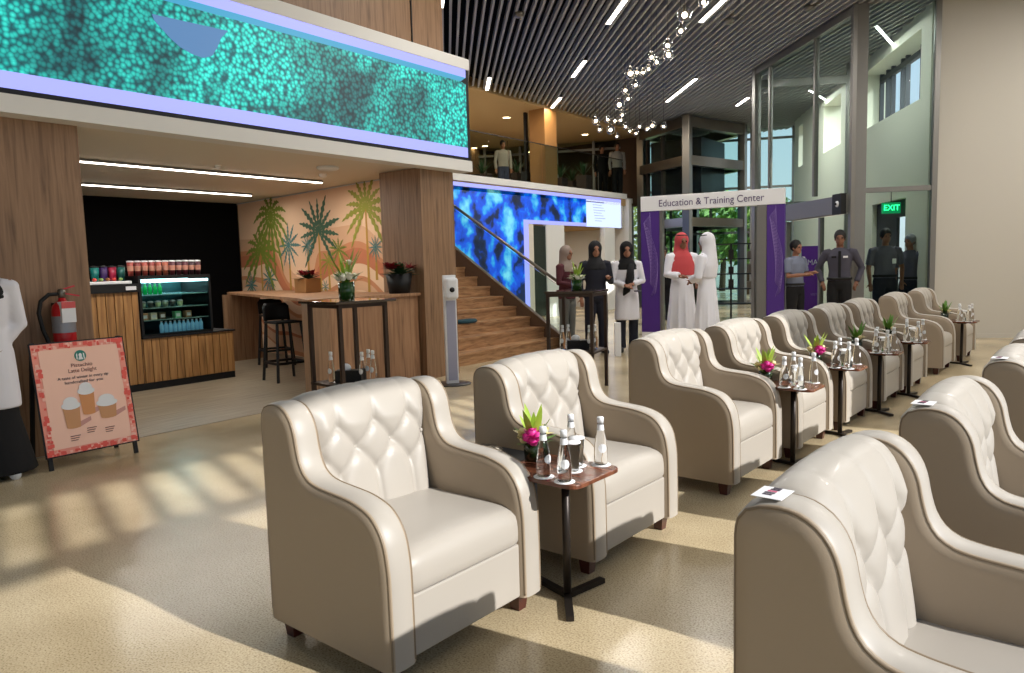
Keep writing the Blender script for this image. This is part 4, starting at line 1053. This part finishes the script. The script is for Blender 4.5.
# ================================================================== PEOPLE
def hand(b, wrist, d, side, curl=.5, s=1.):
    # palm and five fingers growing from the wrist along d
    d = Vector(d).normalized(); up = Vector((0, 0, 1)); x = d.cross(up)
    if x.length < .2: x = Vector((0, side, 0)).cross(d); x = d.cross(Vector((1, 0, 0)))
    x.normalize(); n = x.cross(d).normalized(); w = Vector(wrist)
    b.tube([w-d*.02, w+d*.03, w+d*.085], [.024*s, .032*s, .03*s], 10)
    for i, (o, L) in enumerate(((-.028, .062), (-.010, .074), (.010, .07), (.027, .055))):
        p0 = w+d*.075+x*o; p1 = p0+d*L*.45; p2 = p1+(d*.7-n*curl).normalized()*L*.35; p3 = p2+(d*.3-n*curl*1.4).normalized()*L*.28
        b.tube([p0, p1, p2, p3], [.0095*s, .009*s, .0085*s, .0065*s], 8)
    p0 = w+d*.02+x*(-.026*side); b.tube([p0, p0+(d*.6-x*side*.8)*.04, p0+(d*.95-x*side*.75)*.068], [.011*s, .010*s, .007*s], 8)
def head(b, c, yaw=0):
    R = Matrix.Rotation(yaw, 3, 'Z')
    def P(x, y, z): return c+R @ Vector((x, y, z))
    q = P(0, 0, 0)
    b.ball(P(-.008, 0, .025), .1, (.98, .78, 1.0), 20, 14); b.ball(P(.022, 0, -.045), .068, (.98, .88, 1.05), 16, 10)
    b.ball(P(.062, 0, -.088), .026, (1, 1.1, .8), 10, 8)
    b.tube([P(.088, 0, .02), P(.108, 0, -.018), P(.094, 0, -.03)], [.009, .015, .008], 8)
    b.ball(P(.084, 0, -.055), .018, (.8, 1.3, .55), 10, 6); b.ball(P(.082, 0, .03), .022, (.6, 2.0, .5), 10, 6)
    for s in (-1, 1): b.ball(P(-.005, s*.078, -.01), .027, (.55, .35, 1.1), 8, 6); 
def person(label, loc, yaw, H=1.72, arms=None, top=None, bottom=None, headwear=None, extra=None, hyaw=0, stance=.1, group=None, skin=M_skin, shoe=M_black):
    k = H/1.75
    t = thing('person', label, 'person', (loc[0], loc[1], loc[2] if len(loc) > 2 else 0), yaw, group); t.scale = (k, k, k)
    arms = arms or {}
    A = {}
    for s in (-1, 1): A[s] = arms.get(s, [(.0, .2, 1.42), (-.03, .25, 1.13), (.03, .24, .88)])
    b = MB()
    b.loft([(0, 0, .84, .08, .13), (0, 0, .92, .105, .165), (0, 0, 1.02, .10, .15), (0, 0, 1.12, .095, .14), (0, 0, 1.25, .11, .16), (0, 0, 1.36, .11, .175), (0, 0, 1.44, .08, .16), (0, 0, 1.48, .055, .08)], 20)
    b.tube([(0, 0, 1.42), (.0, 0, 1.5), (.012, 0, 1.58)], [.062, .054, .052], 12)
    head(b, Vector((.02, 0, 1.64)), hyaw)
    for s in (-1, 1):
        sh, el, wr = [Vector((p[0], p[1]*s, p[2])) for p in A[s]]
        b.tube([sh+Vector((0, -s*.05, .0)), sh, (sh+el)/2, el, (el+wr)/2, wr], [.05, .056, .047, .04, .037, .026], 12)
        b.ball(sh, .055); b.ball(el, .041); hand(b, wr, (wr-el), s, .5)
        b.tube([(0, s*.09, .9), (.005, s*(.09), .75), (.01, s*stance, .5), (-.01, s*stance, .28), (-.02, s*stance, .09)], [.09, .083, .056, .05, .037], 12)
        b.tube([(-.04, s*stance, .04), (.06, s*(stance+.012), .035), (.15, s*(stance+.02), .025)], [.037, .035, .025], 10)
    b.fused('body', skin, t, .011, 2)
    for s in (-1, 1):
        R = Matrix.Rotation(hyaw, 3, 'Z'); e = Vector((.02, 0, 1.64))+R @ Vector((.092, s*.033, .008)); MB().ball(e, .011, n=8, m=6).build('eye', M_hair, t)
        MB().tube([(-.06, s*stance, .035), (.05, s*(stance+.012), .04), (.17, s*(stance+.02), .03)], [.045, .047, .034], 10).build('shoe', shoe, t)
    if bottom:
        kind, m = bottom; b = MB()
        if kind == 'trousers':
            b.loft([(0, 0, .82, .10, .16), (0, 0, .92, .122, .183), (0, 0, 1.02, .113, .165)], 20)
            for s in (-1, 1): b.tube([(0, s*.085, .92), (.005, s*.09, .75), (.01, s*stance, .5), (-.01, s*stance, .25), (-.015, s*stance, .06)], [.1, .1, .08, .075, .078], 14)
        elif kind == 'skirt':
            N = 28; vs = []
            b.loft([(0, 0, z, .1+(1.04-z)*.06+max(0, .52-z)*.12, .15+(1.04-z)*.05+max(0, .52-z)*.16) for z in (1.04, .92, .7, .45, .2, .04)][::-1], 24)
        b.fused(kind, m, t, .016, 2)
    if top:
        kind, m = top[:2]; b = MB(); zb = {'shirt': .96, 'jacket': .86, 'coat': .52, 'thobe': .05}[kind]
        R_ = [(0, 0, 1.02, .118, .17), (0, 0, 1.12, .113, .16), (0, 0, 1.25, .128, .18), (0, 0, 1.36, .126, .193), (0, 0, 1.44, .095, .15), (0, 0, 1.495, .066, .08)]
        low = [(0, 0, .93, .128, .187), (0, 0, .8, .135, .195), (0, 0, .6, .145, .205), (0, 0, .3, .165, .225), (0, 0, .05, .19, .25)]
        L_ = [r for r in low if r[2] > zb+.02]
        last = low[min(len(L_), len(low)-1)]
        rings = [(0, 0, zb, (L_[-1][3] if L_ else .122), (L_[-1][4] if L_ else .178))]+L_[::-1]+R_
        b.loft(rings, 24)
        if kind == 'thobe':
            for i in range(9):
                a = i*.72; b.tube([(.12*math.cos(a), .17*math.sin(a), .95), (.155*math.cos(a), .215*math.sin(a), .5), (.185*math.cos(a), .245*math.sin(a), .06)], [.01, .02, .028], 6)
        short = len(top) > 2 and top[2] == 'short'
        for s in (-1, 1):
            sh, el, wr = [Vector((p[0], p[1]*s, p[2])) for p in A[s]]
            if short: P = [sh+Vector((0, -s*.05, 0)), sh, sh+(el-sh)*.5, sh+(el-sh)*.82]; r = [.07, .068, .062, .062]
            else:
                P = [sh+Vector((0, -s*.05, 0)), sh, (sh+el)/2, el, (el+wr)/2, el+(wr-el)*.93]; r = [.066, .068, .058, .052, .048, .046]
                if kind == 'thobe': r = [.07, .072, .066, .064, .062, .06]
            b.tube(P, r, 12); b.ball(sh+Vector((0, 0, -.012)), .066)
            if not short: b.ball(el, .053)
        b.fused({'thobe': 'robe'}.get(kind, kind), m, t, .014, 2)
    hc = Vector((.02, 0, 1.64)); R = Matrix.Rotation(hyaw, 3, 'Z')
    if headwear:
        kind, m = headwear; b = MB()
        if kind == 'hair':
            b.ball(hc+R @ Vector((-.022, 0, .038)), .112, (.98, .82, .98), 18, 12); b.fused('hair', m, t, .012, 2)
            o = t.children[-1]
        elif kind == 'scarf' or kind == 'headscarf':
            b.ball(hc+R @ Vector((-.028, 0, .03)), .122, (.95, .9, 1.02), 18, 12)
            b.tube([hc+Vector((-.04, 0, .0)), (-.035, 0, 1.52), (-.02, 0, 1.42)], [.105, .1, .13], 16)
            b.loft([(0, 0, 1.33, .14, .19), (0, 0, 1.42, .12, .17), (-.01, 0, 1.5, .09, .1)], 20)
            if kind == 'headscarf': b.loft([(.01, 0, 1.13, .135, .19), (.0, 0, 1.3, .145, .2), (0, 0, 1.42, .12, .17), (0, 0, 1.5, .08, .09)], 20); b.loft([(-.06, 0, 1.12, .06, .16), (-.05, 0, 1.3, .1, .18), (-.04, 0, 1.46, .1, .13), (-.03, 0, 1.6, .1, .1)], 20)
            b.fused('headscarf', m, t, .014, 3)
            if kind == 'headscarf':
                MB().lathe([(.085, 0), (.092, .01), (.085, .02)], n=20, close=False).build('head_cord', M_black, t, loc=hc+Vector((-.02, 0, .09)))
    if extra: extra(t)
    return t
# facing helper: yaw so that local +x looks from pa towards pb
def face(pa, pb): return math.atan2(pb[1]-pa[1], pb[0]-pa[0])
def gpos(px, depth): p = at(px, 300, depth); return (p.x, p.y)
clasp = {1: [(.0, .19, 1.42), (.03, .25, 1.15), (.2, .06, 1.1)], -1: [(.0, .19, 1.42), (.03, .25, 1.15), (.21, .05, 1.08)]}
down = None
camxy = (0, 0)
g = gpos(627, 11.5)
def blk_scarf(t):
    MB().tube([(.12, .05, 1.42), (.165, .03, 1.2), (.165, -.03, 1.0), (.15, -.08, .92)], [.05, .07, .06, .01], 10).build('draped_scarf', M_blk, t)
    MB().lathe([(.05, 0), (.06, .015), (.05, .02)], n=12).build('lanyard_card', M_greyc, t, loc=(.19, .14, .98))
person('woman in white coat and dark trousers standing with hands joined', g, face(g, camxy)+.15, 1.68, clasp, ('coat', M_whitec), ('trousers', M_navy), ('scarf', M_blk), blk_scarf)
g = gpos(596, 11.4)
person('person in dark navy suit standing behind the high table', g, face(g, gpos(640, 9)), 1.7, {1: [(.0, .19, 1.42), (.02, .24, 1.14), (.2, .16, 1.2)]}, ('jacket', M_navy), ('trousers', M_navy), ('scarf', mat('dark_cloth2', (24, 24, 28), .8)), stance=.11)
g = gpos(567, 12.2)
person('person in maroon top partly hidden behind the stair rail', g, face(g, gpos(620, 11.5)), 1.66, clasp, ('jacket', mat('maroon_cloth', (84, 36, 44), .8)), ('trousers', mat('grey_trousers', (108, 110, 106), .8)), ('scarf', mat('beige_scarf', (150, 134, 124), .8)))
# two men in white robes under the arch
g = gpos(682, 11.8)
person('man in white robe and red checked headscarf under the sign arch', g, face(g, gpos(712, 10.6)), 1.80, {1: [(.0, .19, 1.42), (-.02, .26, 1.15), (.12, .2, 1.02)], -1: [(.0, .19, 1.42), (.03, .25, 1.15), (.2, .1, 1.12)]}, ('thobe', M_thobe), None, ('headscarf', M_redsc), skin=mat('skin_brown', (126, 84, 62), .5))
g = gpos(707, 10.9)
person('man in white robe and pale headscarf facing the red scarf man', g, face(g, gpos(676, 11.2)), 1.76, clasp, ('thobe', M_thobe), None, ('headscarf', M_whitec), skin=MATS['skin_brown'])
g = gpos(664, 16.6)
person('distant person in black clothing behind the purple panel', g, face(g, camxy), 1.7, down, ('jacket', M_blk), ('trousers', M_blk), ('hair', M_hair))
# guards
def belt(t):
    MB().loft([(0, 0, .98, .135, .192), (0, 0, 1.02, .133, .19)], 24).build('belt', M_black, t)
def tie(t):
    MB().prism([(0, -.02), (.006, -.02), (.006, .02), (0, .02)], 1.02, 1.44).build('tie', M_blk, t, loc=(.138, 0, 0)); belt(t)
    MB().box(.14, .146, .05, .12, 1.33, 1.36).build('name_badge', M_paper, t); MB().box(.14, .146, -.12, -.05, 1.33, 1.36).build('name_badge', M_blk, t)
hips = {1: [(.0, .2, 1.42), (-.06, .33, 1.16), (.02, .25, .93)], -1: [(.0, .2, 1.42), (-.06, .33, 1.16), (.02, .25, .93)]}
g = gpos(839, 12.3)
person('guard in dark grey shirt and black tie standing arms at sides', g, face(g, camxy), 1.80, hips, ('shirt', mat('guard_shirt', (68, 66, 78), .8)), ('trousers', M_blk), ('hair', M_hair), tie, skin=MATS['skin_brown'])
g = gpos(795, 12.4)
def bel2(t): belt(t); MB().ball((0, .19, 1.47), .03, (1.5, 1.2, .4), 8, 6).build('shoulder_badge', M_paper, t)
person('shorter guard in light grey short sleeves reaching out a hand', g, face(g, gpos(842, 11.6)), 1.66, {1: [(.0, .19, 1.42), (.03, .24, 1.17), (.26, .14, 1.2)], -1: [(.0, .19, 1.42), (.05, .23, 1.15), (.3, .1, 1.17)]}, ('shirt', M_grey2, 'short'), ('trousers', M_blk), ('hair', M_hair), bel2)
g = gpos(884, 12.7)
def idc(t): belt(t); MB().box(.135, .142, .06, .12, 1.2, 1.28).build('id_card', M_paper, t)
person('guard in slate shirt with white card near the exit sign', g, face(g, camxy)+.4, 1.82, {1: [(.0, .2, 1.42), (-.04, .29, 1.14), (.06, .25, .9)]}, ('shirt', M_greyc, 'short'), ('trousers', M_navy), ('hair', M_hair), idc, skin=MATS['skin_brown'])
g = gpos(909, 13.0)
person('guard in grey shirt seen side-on beside the bright doorway', g, face(g, gpos(880, 12.6)), 1.72, {-1: [(.0, .2, 1.42), (.02, .27, 1.14), (.1, .22, .9)]}, ('shirt', M_greyc, 'short'), ('trousers', M_navy), ('hair', mat('grey_hair', (120, 122, 126), .7)), belt)
# upstairs
for px, dx, lab, tm, bm_ in ((507, 23, 'person in grey shirt and blue jeans on the upper floor', mat('pale_grey_shirt', (150, 146, 140), .8), mat('jeans', (52, 60, 84), .8)), (604, 24.5, 'person in dark clothing on the upper floor, left of a pair', M_blk, M_blk), (619, 24., 'person in grey top on the upper floor, right of a pair', MATS['pale_grey_shirt'] if 'pale_grey_shirt' in MATS else M_greyc, M_blk)):
    g = gpos(px, dx); person(lab, (g[0], g[1], 3.45), face(g, camxy)+.3, 1.72, down, ('shirt', tm), ('trousers', bm_), ('hair', M_hair))
# woman at the left frame edge
g = onz(-4, 478, 0); g = (g.x, g.y)
person('woman in white tunic and long black skirt at the left edge', g, face(g, (-1.5, .5)), 1.66, {1: [(.0, .19, 1.42), (-.02, .235, 1.14), (.02, .12, 1.0)], -1: [(.0, .19, 1.42), (-.02, .235, 1.14), (.02, .12, 1.0)]}, ('coat', M_whitec), ('skirt', M_blk), ('scarf', M_blk), None, shoe=M_paper)

# ================================================================== PENDANTS AND CEILING LIGHTS
gl = [(835, 50, 28), (822, 105, 20), (900, 8, 20), (777, 155, 20), (780, 187, 22), (722, 195, 16), (740, 212, 15), (712, 235, 13), (693, 247, 13), (672, 247, 14), (650, 250, 22), (668, 290, 15), (633, 308, 15), (642, 337, 14), (612, 357, 20), (622, 392, 12), (617, 410, 10), (597, 412, 11), (572, 408, 12), (532, 412, 16), (545, 442, 11), (582, 443, 16), (604, 465, 9), (633, 432, 11), (648, 447, 9), (669, 455, 10), (681, 432, 11), (708, 440, 11), (725, 428, 15), (763, 431, 12)]
Mglobe = mat('globe_glass', (255, 255, 255), .01, trans=1, ior=1.4)
pg = None
for i, (x, y, r) in enumerate(gl):
    px, py = 440+x/3.413, y/3.413
    dep = 9.2 + (py/132)*6.2
    p = at(px, py, dep); R = r/3.413*dep/F_PX*.92
    t = thing('globe_pendant', 'clear glass globe pendant, %s' % ('number %d along the trail of lamps from the top' % (i+1)), 'pendant lamp', p, 0, 'globe pendants in the chandelier trail')
    b = MB().ball((0, 0, 0), R, n=20, m=14); nf = len(b.f); b.ball((0, 0, 0), R*.95, n=20, m=14); b.f = b.f[:nf]+[f[::-1] for f in b.f[nf:]]
    b.build('globe', Mglobe, t, recalc=False); MB().ball((0, 0, -R*.05), R*.38, n=12, m=8).build('bulb', M_bulb, t)
    MB().lathe([(.02, R*.2), (.024, R+.02), (.008, R+.03)], n=12).build('lamp_holder', M_steel, t); MB().tube([(0, 0, R+.02), (0, 0, ZC-p.z+.02)], .003, 5).build('cord', M_black, t)
LAMPS = []
ll = [((608, 23), (630, -8), 'near the top of the pendant trail'), ((667, 101), (696, 78), 'right of the pendant trail'), ((701, 21), (728, -5), 'at the top edge of the picture'), ((573, 76), (585, 60), 'centre left of the pendant trail'), ((487, 89), (489.5, 77), 'right of the teal screen top'), ((552, 107), (560.5, 97), 'above the wooden upstairs pillar'), ((737, 105), (748, 97), 'left of the glass lobby'), ((441, 6), (442.5, -8), 'beside the upper wooden wall')]
for a, c, w in ll:
    p = onz(a[0], a[1], ZC-.01); q = onz(c[0], c[1], ZC-.01)
    lbar('linear_ceiling_light', 'slim linear light between ceiling slats %s' % w, (p.x, p.y), (q.x, q.y), ZC-.02, .07)
    LAMPS.append(((p+q)/2, (q-p).length, math.atan2(q.y-p.y, q.x-p.x)))
for px, py, lab in ((519, 14.5, 'small grey sensor on the slats left of the pendants'), (729, 21, 'small grey access plate on the slats right of pendants'), (809, 8, 'small grey camera on the slats above the glass lobby')):
    p = onz(px, py, ZC-.02); tag(MB().lathe([(.09, .03), (.09, -.02), (.05, -.05), (.01, -.05)], n=16).build('ceiling_sensor', M_alu, loc=(p.x, p.y, ZC-.02)), lab, 'sensor')
# furniture upstairs
for i, (px, dx, h, w) in enumerate(((486, 21, .9, .5), (520, 21, 1.0, .22), (586, 22, .95, .35), (563, 22.5, .9, .3), (574, 23.5, 1.0, .3))):
    g = gpos(px, dx); t = thing('upstairs_planter', 'tall dark planter with thin foliage on upper floor, %s from the left' % ORD[[0, 1, 4, 2, 3][i]], 'planter', (g[0], g[1], 3.45), 0, 'planters on the upper floor')
    MB().box(-w/2, w/2, -.15, .15, 0, .5).build('planter_box', mat('dark_planter', (50, 36, 30), .5), t, bevel=.01)
    leafy(MB(), (0, 0, .48), 16, .5, .05, .7, 1, 40+i).build('foliage', M_dkgreen, t, recalc=False)
g = gpos(530, 20)
t = thing('column_speaker', 'tall slim black column speaker left of the upstairs wooden pillar', 'speaker', (g[0], g[1], 3.45)); MB().box(-.1, .1, -.14, .14, 0, .4).build('base_box', M_black, t, bevel=.01); MB().box(-.04, .04, -.05, .05, .4, 1.95).build('column', M_black, t, bevel=.01)

# ================================================================== OUTDOOR TREES
Mleafs = [texmat('tree_leaf%d' % i, s, (1, 1, 1), 2.5, 4, .6) for i, s in enumerate(([(.3, (90, 130, 60)), (.7, (160, 190, 96))], [(.3, (124, 150, 74)), (.7, (208, 212, 130))]))]
def tree(x, y, h, r, i, lab):
    t = thing('garden_tree', lab, 'tree', (x, y, -.1), 0, 'trees outside the glass wall')
    MB().tube([(0, 0, 0), (.1, 0, h*.4), (.0, .1, h*.7)], [.16, .12, .06], 8).build('trunk', mat('bark', (92, 74, 58), .8), t)
    rnd = random.Random(i+50); b = MB()
    for k in range(900):
        a = rnd.uniform(0, 2*PI); v = rnd.uniform(-1, 1); q = rnd.uniform(.55, 1)**.6; s = math.sqrt(1-v*v)
        c = Vector((r*q*s*math.cos(a), r*q*s*math.sin(a), h*.62+r*.85*q*v)); n = Vector((rnd.gauss(0, 1), rnd.gauss(0, 1), rnd.gauss(0, 1))).normalized(); x_ = n.orthogonal().normalized(); y_ = n.cross(x_); l = rnd.uniform(.1, .2)
        b.quad(c-x_*l, c-y_*l*.6, c+x_*l, c+y_*l*.6)
    b.build('foliage', Mleafs[i % 2], t, recalc=False)
for i, (px, d, h, r) in enumerate(((700, 28, 4.4, 1.5), (722, 35, 4.8, 2.1), (748, 29, 3.8, 1.4), (640, 33, 4.6, 1.8), (775, 38, 4.6, 2.0), (676, 40, 5.6, 2.4))):
    g = gpos(px, d); tree(g[0], g[1], h, r, i, 'leafy green tree outside the glass wall, %s from the left' % ORD[[2, 3, 4, 0, 5, 1][i]])

# ================================================================== LIGHT
w = bpy.data.worlds.new('world'); scene.world = w; w.use_nodes = True; nt = w.node_tree; bg = nt.nodes['Background']
tc = nt.nodes.new('ShaderNodeTexCoord'); sp = nt.nodes.new('ShaderNodeSeparateXYZ'); nt.links.new(tc.outputs['Generated'], sp.inputs['Vector'])
r = ramp(nt, [(0, (150, 145, 130)), (.48, (196, 196, 190)), (.52, (214, 226, 236)), (.75, (150, 190, 235)), (1, (120, 165, 225))])
mr = nt.nodes.new('ShaderNodeMapRange'); mr.inputs['From Min'].default_value = -1; nt.links.new(sp.outputs['Z'], mr.inputs['Value']); nt.links.new(mr.outputs['Result'], r.inputs['Fac'])
nt.links.new(r.outputs['Color'], bg.inputs['Color']); bg.inputs['Strength'].default_value = 1.15
sl = bpy.data.lights.new('sun', 'SUN'); sl.energy = 5.5; sl.angle = math.radians(.7); sl.color = (1, .975, .94); so = bpy.data.objects.new('sun', sl); COL.objects.link(so)
so.rotation_euler = Vector((-1.55, -.165, -.92)).to_track_quat('-Z', 'Y').to_euler()
def area(nm, loc, size, power, color=(1, .95, .88), rot=(0, 0, 0)):
    l = bpy.data.lights.new(nm, 'AREA'); l.shape = 'RECTANGLE'; l.size, l.size_y = size; l.energy = power; l.color = color
    o = bpy.data.objects.new(nm, l); COL.objects.link(o); o.location = loc; o.rotation_euler = rot; return o
area('cafe_strip_lamp', (-8.25, 4.8, 2.55), (.06, 3.6), 46); area('cafe_strip_lamp', (-10.3, 5.4, 2.55), (.06, 3), 30)
area('upstairs_lamp', (-13.2, 12, ZC-.12), (1.5, 8), 60, (1, .8, .55)); area('upstairs_lamp', (-13, 18, ZC-.12), (1.5, 3), 25, (1, .8, .55))
area('entrance_lamp', (-12.5, 17.5, 2.38), (1, 3), 30, (1, .85, .65))
for c_, l_, a_ in LAMPS:
    area('ceiling_strip_and_fill', (c_.x, c_.y, ZC-.045), (l_, .07), 32*l_, (1, .96, .9), (0, 0, a_))
for x, y, pw in ((-3.5, 1.5, 16), (-1, 4.5, 22), (-4.5, 6.5, 58), (-2, 8.6, 78), (.8, 11.5, 105), (1.8, 9, 75), (1.9, 14, 90)):
    area('ceiling_strip_and_fill', (x, y, ZC-.05), (1.8, .07), pw, (1, .96, .9), (0, 0, math.radians(132)))  # unseen overhead area lamps, added as fill for the room
area('inner_room_fill', (-2.9, 15.2, ZC-.1), (.05, 1.5), 95, (1, .98, .92)); area('inner_room_fill', (-5.2, 19.5, ZC-.1), (.05, 1.5), 90, (1, .98, .92))  # area lamps added behind the glass to brighten the inner wall
vs = scene.view_settings; vs.view_transform = 'Standard'; vs.look = 'None'; vs.gamma = 1; vs.use_curve_mapping = False; vs.exposure = 0.1
scene.cycles.max_bounces = 8; scene.cycles.transmission_bounces = 8; scene.cycles.transparent_max_bounces = 12
